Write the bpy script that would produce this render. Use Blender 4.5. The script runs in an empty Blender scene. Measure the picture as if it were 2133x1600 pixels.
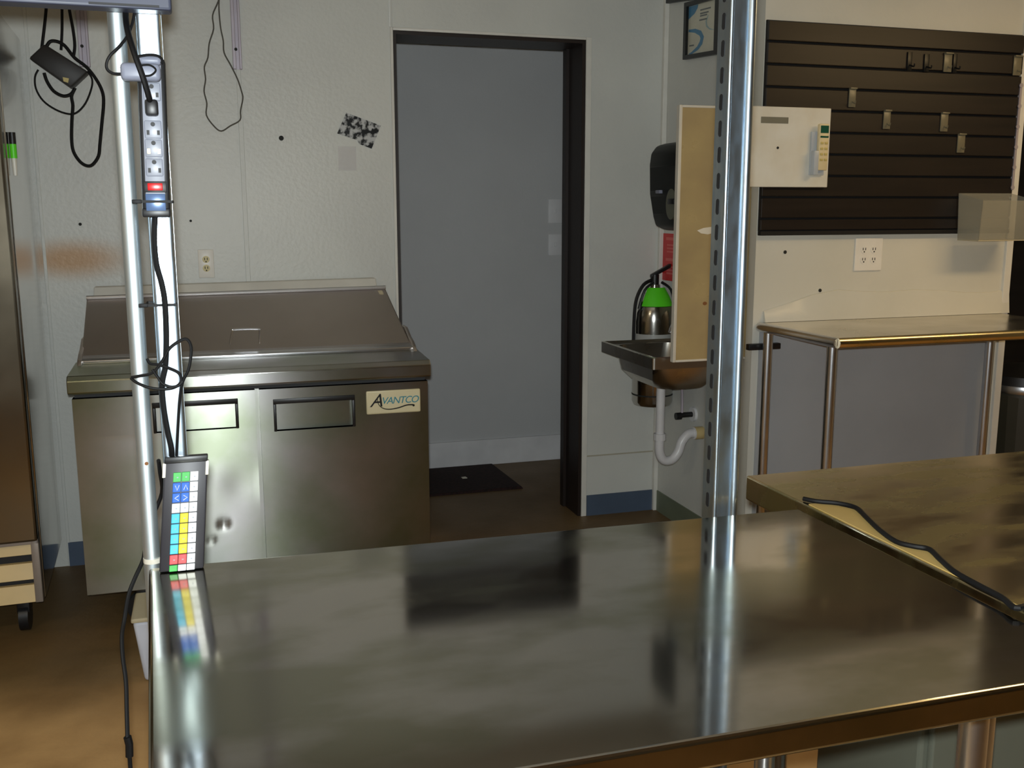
import bpy, bmesh, math, random
from mathutils import Vector, Matrix
random.seed(7)
PI = math.pi
S = bpy.context.scene
C = S.collection

# ------------------------------------------------------------ camera
cam_data = bpy.data.cameras.new('camera')
cam_data.sensor_fit = 'HORIZONTAL'; cam_data.sensor_width = 36.0
cam_data.lens = 36.0 * 2062.0 / 2133.0
cam_data.clip_start = 0.05; cam_data.clip_end = 60
cam = bpy.data.objects.new('camera', cam_data); C.objects.link(cam)
CAM = Vector((0, 0, 1.436))
pitch, roll, yaw = math.radians(10.0), math.radians(-0.09), math.radians(17.04)
fw = Vector((math.sin(yaw)*math.cos(pitch), math.cos(yaw)*math.cos(pitch), -math.sin(pitch)))
rt = Vector((math.cos(yaw), -math.sin(yaw), 0)); up = rt.cross(fw)
rt, up = (math.cos(roll)*rt + math.sin(roll)*up), (-math.sin(roll)*rt + math.cos(roll)*up)
rot = Matrix((rt, up, -fw)).transposed()
cam.matrix_world = Matrix.Translation(CAM) @ rot.to_4x4()
S.camera = cam

# ------------------------------------------------------------ world, light, exposure
W = bpy.data.worlds.new('world'); S.world = W; W.use_nodes = True
W.node_tree.nodes['Background'].inputs[0].default_value = (0.9, 0.85, 0.75, 1)
W.node_tree.nodes['Background'].inputs[1].default_value = 0.05
S.view_settings.view_transform = 'Standard'
try: S.view_settings.look = 'None'
except Exception: pass
S.view_settings.gamma = 1.0
S.view_settings.use_curve_mapping = False
S.view_settings.exposure = 0.0

# the photographer's flash, a few centimetres above the lens
fl = bpy.data.lights.new('camera_flash', 'SPOT')
fl.energy = 188; fl.color = (0.92, 0.99, 1.0); fl.shadow_soft_size = 0.018
fl.spot_size = math.radians(140); fl.spot_blend = 0.7
flo = bpy.data.objects.new('camera_flash', fl); C.objects.link(flo)
flo.matrix_world = Matrix.Translation(CAM + Vector((-0.005, 0.0, 0.036))) @ rot.to_4x4()

# ------------------------------------------------------------ helpers: materials
def srgb(r, g, b):
    f = lambda c: ((c/255.0+0.055)/1.055)**2.4 if c > 10 else c/255.0/12.92
    return (f(r), f(g), f(b), 1.0)
def mat(name, col, rough=0.6, metal=0.0, col2=None, scale=8.0, detail=4.0, bump=0.0, bscale=None,
        stretch=(1, 1, 1), rough2=None, emit=None, alpha=1.0, trans=0.0, aniso=0.0, tangent=None, contrast=(0.35, 0.65), spec=0.5):
    m = bpy.data.materials.new(name); m.use_nodes = True
    n = m.node_tree.nodes; l = m.node_tree.links
    b = n['Principled BSDF']
    b.inputs['Base Color'].default_value = col
    b.inputs['Roughness'].default_value = rough; b.inputs['Metallic'].default_value = metal
    b.inputs['Specular IOR Level'].default_value = spec
    if trans: b.inputs['Transmission Weight'].default_value = trans
    if alpha < 1: b.inputs['Alpha'].default_value = alpha
    if emit:
        b.inputs['Emission Color'].default_value = col; b.inputs['Emission Strength'].default_value = emit
    tc = n.new('ShaderNodeTexCoord'); mp = n.new('ShaderNodeMapping'); l.new(tc.outputs['Object'], mp.inputs['Vector'])
    mp.inputs['Scale'].default_value = stretch
    nz = n.new('ShaderNodeTexNoise'); nz.inputs['Scale'].default_value = scale; nz.inputs['Detail'].default_value = detail
    l.new(mp.outputs['Vector'], nz.inputs['Vector'])
    rp = n.new('ShaderNodeMapRange'); rp.inputs[1].default_value = contrast[0]; rp.inputs[2].default_value = contrast[1]
    l.new(nz.outputs['Fac'], rp.inputs[0])
    if col2 is None: col2 = tuple(c*0.9 for c in col[:3]) + (1,)
    mx = n.new('ShaderNodeMix'); mx.data_type = 'RGBA'
    mx.inputs[6].default_value = col; mx.inputs[7].default_value = col2
    l.new(rp.outputs[0], mx.inputs[0]); l.new(mx.outputs[2], b.inputs['Base Color'])
    if rough2 is not None:
        r2 = n.new('ShaderNodeMapRange'); r2.inputs[1].default_value = contrast[0]; r2.inputs[2].default_value = contrast[1]
        r2.inputs[3].default_value = rough; r2.inputs[4].default_value = rough2
        l.new(nz.outputs['Fac'], r2.inputs[0]); l.new(r2.outputs[0], b.inputs['Roughness'])
    if bump:
        nb = n.new('ShaderNodeTexNoise'); nb.inputs['Scale'].default_value = bscale or scale*6; nb.inputs['Detail'].default_value = 3
        l.new(mp.outputs['Vector'], nb.inputs['Vector'])
        bp = n.new('ShaderNodeBump'); bp.inputs['Strength'].default_value = bump; bp.inputs['Distance'].default_value = 0.01
        l.new(nb.outputs['Fac'], bp.inputs['Height']); l.new(bp.outputs['Normal'], b.inputs['Normal'])
    if aniso:
        b.inputs['Anisotropic'].default_value = aniso
        cx = n.new('ShaderNodeCombineXYZ')
        for i in range(3): cx.inputs[i].default_value = tangent[i]
        l.new(cx.outputs[0], b.inputs['Tangent'])
    return m

M = {}
M['wall'] = mat('painted_wall_board', srgb(208, 209, 203), 0.42, col2=srgb(200, 201, 196), scale=2.2, bump=0.12, bscale=60)
M['wall_right'] = mat('painted_wall_cream', srgb(212, 210, 200), 0.4, col2=srgb(204, 202, 190), scale=2.0, bump=0.08, bscale=40)
M['hall'] = mat('painted_wall_grey', srgb(200, 201, 202), 0.55, col2=srgb(195, 196, 197), scale=2.5, bump=0.1, bscale=80)
M['room'] = mat('painted_wall_dim', srgb(176, 172, 158), 0.7, scale=2)
M['ceiling'] = mat('ceiling_tile', srgb(196, 190, 176), 0.85, scale=5, bump=0.3, bscale=60)
M['floor'] = mat('stained_concrete', srgb(206, 166, 112), 0.5, col2=srgb(160, 124, 78), scale=3.2, detail=8, bump=0.15, bscale=30, rough2=0.6, contrast=(0.3, 0.7))
M['lowergrey'] = mat('grey_lower_panel', srgb(170, 173, 176), 0.5, scale=3)
M['trimwhite'] = mat('white_trim', srgb(222, 220, 212), 0.4)
M['bluebase'] = mat('blue_vinyl_base', srgb(74, 88, 108), 0.5)
M['greenbase'] = mat('grey_green_vinyl_base', srgb(112, 120, 100), 0.5)
M['whitebase'] = mat('white_painted_base', srgb(226, 226, 228), 0.4)
M['darkframe'] = mat('dark_brown_frame', srgb(34, 24, 20), 0.45)
M['mat'] = mat('dark_red_mat', srgb(48, 26, 24), 0.95, col2=srgb(28, 14, 14), scale=60, bump=0.5, bscale=200)
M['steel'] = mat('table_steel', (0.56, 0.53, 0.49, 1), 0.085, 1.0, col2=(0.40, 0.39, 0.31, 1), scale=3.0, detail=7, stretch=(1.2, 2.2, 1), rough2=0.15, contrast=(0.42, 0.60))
M['steel_warm'] = mat('table_steel_warm', (0.80, 0.67, 0.46, 1), 0.18, 1.0, col2=(0.56, 0.50, 0.27, 1), scale=5.5, detail=7, stretch=(1, 2.6, 1), rough2=0.30, contrast=(0.38, 0.62))
M['steel_wall'] = mat('wall_table_steel', (0.66, 0.62, 0.54, 1), 0.2, 1.0, col2=(0.58, 0.54, 0.46, 1), scale=4, rough2=0.28)
M['steel_edge'] = mat('rolled_steel_edge', (0.42, 0.36, 0.30, 1), 0.22, 1.0, scale=5)
M['fridge'] = mat('fridge_steel', (0.44, 0.43, 0.43, 1), 0.285, 1.0, col2=(0.27, 0.30, 0.22, 1), scale=3.0, detail=6, rough2=0.31, aniso=0.92, tangent=(0, 0, 1), contrast=(0.35, 0.65))
M['fridge_lid'] = mat('fridge_lid_steel', (0.60, 0.55, 0.52, 1), 0.42, 1.0, scale=3)
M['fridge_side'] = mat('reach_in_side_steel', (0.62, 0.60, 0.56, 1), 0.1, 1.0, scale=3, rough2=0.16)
M['fridge_dark'] = mat('reach_in_front_steel', (0.22, 0.19, 0.14, 1), 0.2, 1.0, scale=2.5, rough2=0.28)  # darkened so the front seems to reflect a dim room
M['galv'] = mat('galvanised_steel', (0.62, 0.70, 0.76, 1), 0.30, 1.0, col2=(0.44, 0.54, 0.64, 1), scale=26, detail=4, rough2=0.42, stretch=(1.5, 1.5, 0.5))
M['tube'] = mat('zinc_tube', (0.72, 0.78, 0.80, 1), 0.52, 1.0, col2=(0.62, 0.70, 0.74, 1), scale=12)
M['chrome'] = mat('bright_steel_tube', (0.66, 0.66, 0.68, 1), 0.28, 1.0, scale=10)
M['black'] = mat('black_plastic', srgb(22, 22, 24), 0.4, scale=20)
M['cord'] = mat('black_cord', srgb(9, 9, 11), 0.6, scale=30, spec=0.3)
M['cordgrey'] = mat('grey_cord', srgb(92, 90, 84), 0.6, scale=30)
M['monitor'] = mat('monitor_plastic', srgb(62, 66, 84), 0.4, scale=12)
M['greyplastic'] = mat('grey_plastic', srgb(128, 132, 148), 0.42, scale=14)
M['facegrey'] = mat('power_strip_face', srgb(142, 146, 158), 0.4, scale=14)
M['slotdark'] = mat('slot_dark', srgb(28, 28, 30), 0.6)
M['brass'] = mat('brass_contact', srgb(190, 170, 90), 0.3, 0.8)
M['red'] = mat('red_switch', srgb(214, 20, 22), 0.3)
M['bluelabel'] = mat('blue_grey_label', srgb(96, 120, 160), 0.22, 0.3)
M['keyframe'] = mat('keypad_black', srgb(40, 38, 44), 0.45)
for k, c in dict(G=(70, 176, 84), B=(26, 96, 196), W=(232, 234, 236), K=(70, 184, 220), Y=(232, 214, 40), R=(226, 70, 76)).items():
    M['key'+k] = mat('key_' + dict(G='green', B='blue', W='white', K='cyan', Y='yellow', R='red')[k], srgb(*c), 0.35)
M['mark'] = mat('key_mark_grey', srgb(150, 160, 170), 0.5)
M['clear'] = mat('clear_tape', srgb(236, 230, 236), 0.15, alpha=0.14)
M['outlet'] = mat('outlet_plate_white', srgb(236, 232, 224), 0.35)
M['ivory'] = mat('outlet_socket_ivory', srgb(196, 178, 110), 0.4)
M['photo'] = mat('black_white_print', srgb(190, 192, 192), 0.25, col2=srgb(18, 20, 20), scale=38, detail=3, contrast=(0.44, 0.56))
M['slat'] = mat('dark_slat_board', srgb(31, 24, 21), 0.4, col2=srgb(20, 15, 14), scale=5, stretch=(0.4, 3, 6), detail=5)
M['slatback'] = mat('slat_groove', srgb(10, 8, 8), 0.8)
M['whiteboard'] = mat('white_plastic_board', srgb(224, 222, 212), 0.35, col2=srgb(214, 208, 192), scale=7)
M['stick'] = mat('grey_sticker', srgb(120, 118, 104), 0.5)
M['remote'] = mat('cream_remote', srgb(226, 208, 164), 0.4)
M['lcd'] = mat('green_lcd', srgb(30, 84, 66), 0.2)
M['holder'] = mat('clear_grey_holder', srgb(186, 192, 198), 0.25)
M['hook'] = mat('clear_hook_plastic', srgb(116, 110, 90), 0.3)
M['translucent'] = mat('translucent_plastic', srgb(176, 174, 160), 0.3, alpha=0.32)
M['panel'] = mat('tan_splash_board', srgb(176, 156, 112), 0.26, col2=srgb(160, 140, 102), scale=5, rough2=0.42)
M['paneledge'] = mat('white_panel_edge', srgb(214, 208, 194), 0.4)
M['rust'] = mat('rust_spot', srgb(130, 84, 44), 0.8)
M['pale_mark'] = mat('pale_mark_white', srgb(222, 216, 200), 0.5)
M['paper'] = mat('certificate_paper', srgb(204, 202, 184), 0.3)
M['artblue'] = mat('certificate_blue', srgb(76, 132, 168), 0.35)
M['artpale'] = mat('certificate_pale_blue', srgb(150, 176, 180), 0.35)
M['inkgrey'] = mat('printed_grey', srgb(110, 116, 116), 0.5)
M['frameblack'] = mat('black_frame', srgb(16, 18, 20), 0.35)
M['dispenser'] = mat('smoke_black_plastic', srgb(18, 21, 20), 0.5, spec=0.3)
M['dispwin'] = mat('smoked_window', srgb(92, 92, 74), 0.12)
M['redsign'] = mat('red_sign', srgb(206, 26, 28), 0.4)
M['signwhite'] = mat('sign_white', srgb(222, 104, 100), 0.5)
M['extsteel'] = mat('polished_cylinder', (0.56, 0.54, 0.50, 1), 0.16, 1.0, scale=6)
M['extlabel'] = mat('cylinder_label', srgb(176, 176, 172), 0.3)
M['lime'] = mat('lime_tag', srgb(96, 226, 40), 0.4)
M['sink'] = mat('sink_steel', (0.48, 0.45, 0.40, 1), 0.25, 1.0, scale=6, rough2=0.33)
M['pvc'] = mat('white_pvc', srgb(216, 216, 218), 0.35)
M['pvcold'] = mat('tan_pipe_stub', srgb(196, 176, 124), 0.5)
M['teal'] = mat('badge_teal', srgb(40, 130, 150), 0.4)
M['badge'] = mat('badge_cream', srgb(214, 204, 168), 0.35)
M['louver'] = mat('tan_louvre', srgb(212, 184, 128), 0.4)
M['grille'] = mat('grille_steel', srgb(150, 140, 132), 0.4, 0.4)
M['bin'] = mat('white_bin_plastic', srgb(206, 212, 226), 0.4)
M['bintan'] = mat('bin_tan_rim', srgb(190, 180, 152), 0.45)
M['brick'] = mat('adapter_black', srgb(30, 26, 24), 0.5)
M['wallstrip'] = mat('wall_standard_metal', srgb(176, 168, 178), 0.4, 0.3)
M['tan_sheen'] = mat('tan_joint_sheen', srgb(196, 168, 104), 0.35)
M['greybox'] = mat('grey_cabinet', srgb(92, 94, 82), 0.5, scale=4)
M['stain'] = None
M['lampframe'] = mat('lamp_frame_white', srgb(220, 220, 216), 0.5)
M['lampglow'] = mat('lamp_diffuser', (1.0, 0.80, 0.50, 1), 0.6, emit=2.5)
M['darkbin'] = mat('dark_bin', srgb(52, 50, 40), 0.4)
M['blob'] = mat('dark_hole', srgb(30, 32, 30), 0.8)
M['smudge'] = mat('grey_smudge', srgb(176, 170, 152), 0.45)

# the wall paint of the door wall carries one orange stain left of the outlet
def add_stain(m, centre, rx, rz, col):
    n = m.node_tree.nodes; l = m.node_tree.links; b = n['Principled BSDF']
    old = b.inputs['Base Color'].links[0].from_socket
    tc = n.new('ShaderNodeTexCoord'); mp = n.new('ShaderNodeMapping'); mp.vector_type = 'TEXTURE'
    mp.inputs['Location'].default_value = centre; mp.inputs['Scale'].default_value = (rx, 1.0, rz)
    l.new(tc.outputs['Object'], mp.inputs['Vector'])
    ln = n.new('ShaderNodeVectorMath'); ln.operation = 'LENGTH'; l.new(mp.outputs['Vector'], ln.inputs[0])
    mr = n.new('ShaderNodeMapRange'); mr.interpolation_type = 'SMOOTHSTEP'
    mr.inputs[1].default_value = 1.0; mr.inputs[2].default_value = 0.15; mr.inputs[3].default_value = 0.0; mr.inputs[4].default_value = 0.8
    l.new(ln.outputs['Value'], mr.inputs[0])
    mx = n.new('ShaderNodeMix'); mx.data_type = 'RGBA'; l.new(mr.outputs[0], mx.inputs[0]); l.new(old, mx.inputs[6])
    mx.inputs[7].default_value = col; l.new(mx.outputs[2], b.inputs['Base Color'])
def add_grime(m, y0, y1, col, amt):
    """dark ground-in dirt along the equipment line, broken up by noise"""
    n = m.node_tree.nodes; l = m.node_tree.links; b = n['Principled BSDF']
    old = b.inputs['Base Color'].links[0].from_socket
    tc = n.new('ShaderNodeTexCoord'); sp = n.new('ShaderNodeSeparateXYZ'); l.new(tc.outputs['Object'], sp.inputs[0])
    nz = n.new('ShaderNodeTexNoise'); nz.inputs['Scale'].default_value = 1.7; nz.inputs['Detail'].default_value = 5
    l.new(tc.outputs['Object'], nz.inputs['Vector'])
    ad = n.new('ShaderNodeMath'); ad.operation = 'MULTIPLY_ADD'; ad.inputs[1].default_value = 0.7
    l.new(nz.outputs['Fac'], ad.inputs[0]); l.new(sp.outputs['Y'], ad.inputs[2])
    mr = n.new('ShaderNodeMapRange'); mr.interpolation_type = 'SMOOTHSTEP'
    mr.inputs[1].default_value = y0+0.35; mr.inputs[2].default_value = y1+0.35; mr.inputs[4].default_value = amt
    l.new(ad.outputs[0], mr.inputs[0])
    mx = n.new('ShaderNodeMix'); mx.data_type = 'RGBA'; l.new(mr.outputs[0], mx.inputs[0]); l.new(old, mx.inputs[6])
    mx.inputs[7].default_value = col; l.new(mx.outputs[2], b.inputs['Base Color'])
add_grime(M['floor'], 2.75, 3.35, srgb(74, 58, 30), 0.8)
sc = (-0.502, 4.23, 1.247)
add_stain(M['wall'], sc, 0.29, 0.105, srgb(180, 128, 58))

# ------------------------------------------------------------ helpers: geometry
class G:
    def __init__(s): s.bm = bmesh.new()
    def box(s, x0, x1, y0, y1, z0, z1, bev=0.0, seg=2):
        b = bmesh.new()
        vs = [b.verts.new((x, y, z)) for x in (x0, x1) for y in (y0, y1) for z in (z0, z1)]
        for f in ((0,1,3,2),(4,6,7,5),(0,4,5,1),(2,3,7,6),(0,2,6,4),(1,5,7,3)): b.faces.new([vs[i] for i in f])
        if bev: bmesh.ops.bevel(b, geom=b.edges[:], offset=bev, segments=seg, profile=0.5, affect='EDGES')
        s._add(b); return s
    def hexa(s, pts, bev=0.0, seg=2):     # 8 points: bottom loop of 4, top loop of 4
        b = bmesh.new(); vs = [b.verts.new(p) for p in pts]
        for f in ((3,2,1,0),(4,5,6,7),(0,1,5,4),(1,2,6,5),(2,3,7,6),(3,0,4,7)): b.faces.new([vs[i] for i in f])
        bmesh.ops.recalc_face_normals(b, faces=b.faces[:])
        if bev: bmesh.ops.bevel(b, geom=b.edges[:], offset=bev, segments=seg, profile=0.5, affect='EDGES')
        s._add(b); return s
    def prism(s, poly, axis, a0, a1, bev=0.0, seg=2):   # polygon in the two other axes, extruded along axis
        b = bmesh.new(); n = len(poly)
        def P(p, a): 
            return {'x': (a, p[0], p[1]), 'y': (p[0], a, p[1]), 'z': (p[0], p[1], a)}[axis]
        lo = [b.verts.new(P(p, a0)) for p in poly]; hi = [b.verts.new(P(p, a1)) for p in poly]
        b.faces.new(lo); b.faces.new(hi[::-1])
        for i in range(n): b.faces.new((lo[i], hi[i], hi[(i+1) % n], lo[(i+1) % n]))
        bmesh.ops.recalc_face_normals(b, faces=b.faces[:])
        if bev: bmesh.ops.bevel(b, geom=b.edges[:], offset=bev, segments=seg, profile=0.5, affect='EDGES')
        s._add(b); return s
    def cyl(s, p0, p1, r0, r1=None, seg=16, caps=True):
        return s.tube([p0, p1], r0, seg, r1=r1, smooth=False, caps=caps)
    def tube(s, pts, r, seg=8, r1=None, smooth=True, caps=True, sub=4, closed=False):
        pts = [Vector(p) for p in pts]
        if smooth and len(pts) > 2: pts = spline(pts, sub, closed)
        n = len(pts); rings = []; prev = None
        for i, p in enumerate(pts):
            if closed: t = pts[(i+1) % n] - pts[i-1]
            else: t = pts[min(i+1, n-1)] - pts[max(i-1, 0)]
            t.normalize()
            if prev is None:
                a = Vector((0, 0, 1)) if abs(t.z) < 0.9 else Vector((1, 0, 0))
                u = t.cross(a).normalized()
            else: u = (prev - t*prev.dot(t)).normalized()
            prev = u; v = t.cross(u)
            rr = r if r1 is None else r + (r1-r)*i/(n-1)
            rings.append([s.bm.verts.new(p + rr*(math.cos(2*PI*k/seg)*u + math.sin(2*PI*k/seg)*v)) for k in range(seg)])
        m = n if closed else n-1
        for i in range(m):
            A, B = rings[i], rings[(i+1) % n]
            for k in range(seg): s.bm.faces.new((A[k], A[(k+1) % seg], B[(k+1) % seg], B[k]))
        if caps and not closed:
            s.bm.faces.new(rings[0][::-1]); s.bm.faces.new(rings[-1])
        return s
    def lathe(s, c, prof, seg=24):          # prof: list of (radius, z) around vertical axis at c
        rings = []
        for r, z in prof:
            rings.append([s.bm.verts.new((c[0]+r*math.cos(2*PI*k/seg), c[1]+r*math.sin(2*PI*k/seg), z)) for k in range(seg)])
        for A, B in zip(rings, rings[1:]):
            for k in range(seg): s.bm.faces.new((A[k], A[(k+1) % seg], B[(k+1) % seg], B[k]))
        s.bm.faces.new(rings[0][::-1]); s.bm.faces.new(rings[-1])
        return s
    def poly(s, pts):
        s.bm.faces.new([s.bm.verts.new(p) for p in pts]); return s
    def disc(s, c, r, n=(0, -1, 0), t=0.002, seg=16, sx=1.0, sz=1.0):
        nn = Vector(n).normalized(); a = Vector((0, 0, 1)); u = a.cross(nn).normalized()
        lo = [Vector(c) + r*(sx*math.cos(2*PI*k/seg)*u + sz*math.sin(2*PI*k/seg)*a) for k in range(seg)]
        A = [s.bm.verts.new(p) for p in lo]; B = [s.bm.verts.new(p + nn*t) for p in lo]
        s.bm.faces.new(A[::-1]); s.bm.faces.new(B)
        for k in range(seg): s.bm.faces.new((A[k], A[(k+1) % seg], B[(k+1) % seg], B[k]))
        return s
    def _add(s, b):
        me = bpy.data.meshes.new('tmp'); b.to_mesh(me); b.free(); s.bm.from_mesh(me); bpy.data.meshes.remove(me)

def spline(P, sub, closed=False):
    out = []; n = len(P)
    rng = range(n) if closed else range(n-1)
    for i in rng:
        if closed: a, b, c, d = P[i-1], P[i], P[(i+1) % n], P[(i+2) % n]
        else: a, b, c, d = P[max(i-1, 0)], P[i], P[i+1], P[min(i+2, n-1)]
        for k in range(sub):
            t = k/sub
            out.append(0.5*((2*b) + (c-a)*t + (2*a-5*b+4*c-d)*t*t + (3*b-a-3*c+d)*t*t*t))
    if not closed: out.append(P[-1].copy())
    return out

ORI = {}
def root_origin(o):
    while o.parent: o = o.parent
    return ORI.get(o.name, Vector((0, 0, 0)))
def obj(name, g, m, parent=None, smooth=True, angle=35, mesh=None):
    """one mesh object; geometry is given in room coordinates"""
    if mesh is None:
        me = bpy.data.meshes.new(name)
        bmesh.ops.recalc_face_normals(g.bm, faces=g.bm.faces[:])
        g.bm.to_mesh(me); g.bm.free()
    else: me = mesh
    o = bpy.data.objects.new(name, me); C.objects.link(o)
    me.materials.clear(); me.materials.append(M[m])
    if parent is not None:
        me.transform(Matrix.Translation(-root_origin(parent))); o.parent = parent
    else:
        # origin at the base centre of the thing
        xs = [v.co for v in me.vertices]
        c = Vector(((min(v.x for v in xs)+max(v.x for v in xs))/2, (min(v.y for v in xs)+max(v.y for v in xs))/2, min(v.z for v in xs)))
        if not name.startswith(('wall', 'floor', 'ceiling')):
            me.transform(Matrix.Translation(-c)); o.location = c; ORI[o.name] = c
    if smooth:
        for p in me.polygons: p.use_smooth = True
        me.set_sharp_from_angle(angle=math.radians(angle))
        for p in me.polygons:                 # broad flat faces keep a flat normal up to their bevels
            if p.area > 0.012:
                for li in p.loop_indices: me.edges[me.loops[li].edge_index].use_edge_sharp = True
    return o
def thing(name, label, cat, loc, group=None):
    o = bpy.data.objects.new(name, None); C.objects.link(o); o.location = loc; o.empty_display_size = 0.05
    ORI[o.name] = Vector(loc); o['label'] = label; o['category'] = cat
    if group: o['group'] = group
    return o
def tag(o, label, cat, group=None):
    o['label'] = label; o['category'] = cat
    if group: o['group'] = group
    return o
def struct(o, label=None):
    o['kind'] = 'structure'
    if label: o['label'] = label
    return o
def share(src, name, offset, parent):
    """a copy that shares the mesh of src, moved by offset"""
    o = src.copy(); o.name = name; C.objects.link(o); o.parent = parent
    o.location = Vector(src.location) + Vector(offset); return o
def lettering(name, text, size, m, parent, loc, rotm, shear=0.0, extrude=0.0006, spacing=1.0):
    cu = bpy.data.curves.new('t', 'FONT'); cu.body = text; cu.size = size; cu.shear = shear; cu.extrude = extrude
    cu.space_character = spacing; cu.align_x = 'LEFT'
    to = bpy.data.objects.new('t', cu); C.objects.link(to)
    bpy.context.view_layer.update()
    me = bpy.data.meshes.new_from_object(to.evaluated_get(bpy.context.evaluated_depsgraph_get()))
    bpy.data.objects.remove(to); bpy.data.curves.remove(cu)
    me.transform(Matrix.Translation(Vector(loc)) @ rotm.to_4x4())
    return obj(name, None, m, parent, mesh=me, smooth=False)
FRONT = Matrix(((1, 0, 0), (0, 0, -1), (0, 1, 0)))          # text facing -Y
LEFT = Matrix(((0, 0, -1), (-1, 0, 0), (0, 1, 0)))          # text facing -X

# ============================================================ the setting
YB, XR, YR, HALLY = 4.23, 2.025, 3.40, 5.30       # door wall, return wall, slat wall, hall wall
DX0, DX1, DZ = 0.784, 1.637, 2.165
CEIL = 2.75
struct(obj('floor', G().box(-3.2, 5.2, -3.6, 5.6, -0.05, 0.0), 'floor', smooth=False), 'brown stained concrete floor')
struct(obj('ceiling', G().box(-3.2, 5.2, -3.6, 5.6, CEIL, CEIL+0.05), 'ceiling', smooth=False), 'off white ceiling')
w = G(); w.box(-3.0, DX0, YB, 4.44, 0, CEIL); w.box(DX0, DX1, YB, 4.44, DZ, CEIL); w.box(DX1, XR, YB, 4.44, 0, CEIL)
struct(obj('wall_back', w, 'wall', smooth=False), 'off white wall with open doorway')
struct(obj('wall_return', G().box(XR, XR+0.10, YR+0.12, 4.44, 0, CEIL), 'wall', smooth=False), 'short wall behind the hand sink')
struct(obj('wall_right', G().box(XR+0.0, 3.235, YR, YR+0.12, 0, CEIL), 'wall_right', smooth=False), 'cream wall carrying the dark slat boards')
struct(obj('wall_right_lower', G().box(XR+0.03, 3.185, YR-0.006, YR, 0, 0.97), 'lowergrey', smooth=False), 'grey lower panel of the cream wall')
struct(obj('wall_hall', G().box(-0.6, 3.4, HALLY, HALLY+0.08, 0, CEIL), 'hall', smooth=False), 'grey wall beyond the doorway')
struct(obj('wall_hall_left', G().box(-0.68, -0.6, 4.44, HALLY, 0, CEIL), 'hall', smooth=False))
struct(obj('wall_hall_right', G().box(2.6, 2.68, 4.44, HALLY, 0, CEIL), 'hall', smooth=False))
struct(obj('wall_left', G().box(-3.1, -3.0, -3.5, 4.44, 0, CEIL), 'room', smooth=False))
struct(obj('wall_behind', G().box(-3.1, 5.1, -3.6, -3.5, 0, CEIL), 'room', smooth=False))
struct(obj('wall_far_right', G().box(5.0, 5.1, -3.5, 5.4, 0, CEIL), 'room', smooth=False))
struct(obj('wall_side_room', G().box(3.4, 5.0, 4.9, 5.0, 0, CEIL), 'slat', smooth=False), 'dark wall past the end of the slat wall')
# baseboards
struct(obj('baseboard_back', G().box(DX1+0.028, XR-0.02, YB-0.006, YB, 0, 0.10).box(-0.60, DX0-0.03, YB-0.006, YB, 0, 0.10), 'bluebase', smooth=False), 'blue vinyl base strip')
struct(obj('baseboard_return', G().box(XR-0.006, XR, YR, YB-0.006, 0, 0.10), 'greenbase', smooth=False), 'grey green vinyl base strip')
struct(obj('baseboard_hall', G().box(-0.6, 2.6, HALLY-0.016, HALLY, 0, 0.148, 0.004), 'whitebase'), 'wide white baseboard beyond the doorway')
# door frame
d = struct(obj('door_1', G().box(DX1-0.014, DX1, YB+0.004, 4.444, 0, DZ), 'darkframe', smooth=False), 'dark brown frame of the open doorway')
obj('head', G().box(DX0, DX1-0.014, YB+0.004, 4.444, DZ-0.014, DZ), 'darkframe', d, smooth=False)
obj('jamb', G().box(DX0, DX0+0.014, YB+0.004, 4.444, 0, DZ-0.014), 'darkframe', d, smooth=False)
obj('stop', G().box(DX1-0.028, DX1-0.014, 4.40, 4.444, 0, DZ-0.014), 'darkframe', d, smooth=False)
# corner beads and battens
b = G(); b.box(DX0-0.012, DX0, YB-0.007, YB+0.006, 0, DZ+0.012, 0.002); b.box(DX1, DX1+0.026, YB-0.007, YB+0.006, 0, DZ+0.012, 0.002); b.box(DX0, DX1, YB-0.007, YB+0.006, DZ, DZ+0.012, 0.002)
struct(obj('trim_1', b, 'trimwhite'), 'white bead around the doorway')
struct(obj('trim_2', G().box(XR-0.022, XR, YB-0.022, YB, 0, CEIL, 0.003), 'trimwhite'), 'white bead in the wall corner')
sx = (0.161, 4.23, 1.45)
struct(obj('trim_3', G().box(sx[0]-0.009, sx[0]+0.009, YB-0.004, YB, 0, CEIL, 0.0015), 'wall'), 'thin seam strip on the wall above the prep fridge')
struct(obj('trim_4', G().box(DX0-0.016, DX0-0.002, YB-0.004, YB, DZ+0.012, CEIL, 0.0015), 'wall'), 'thin seam strip above the doorway')
hz = (1.83, 4.23, 0.291)
struct(obj('trim_5', G().box(DX1+0.026, XR-0.022, YB-0.003, YB, hz[2]-0.003, hz[2]+0.003), 'smudge', smooth=False), 'thin seam line low on the wall')
struct(obj('trim_6', G().box(3.205, 3.240, YR-0.012, YR+0.125, 0, CEIL, 0.003), 'trimwhite'), 'white end trim of the slat wall')
xl = (-0.599, 4.23, 1.212)
struct(obj('trim_7', G().box(xl[0]-0.006, xl[0]+0.006, YB-0.004, YB, 0, CEIL, 0.0015), 'wall'), 'thin seam strip beside the tall fridge')

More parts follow.
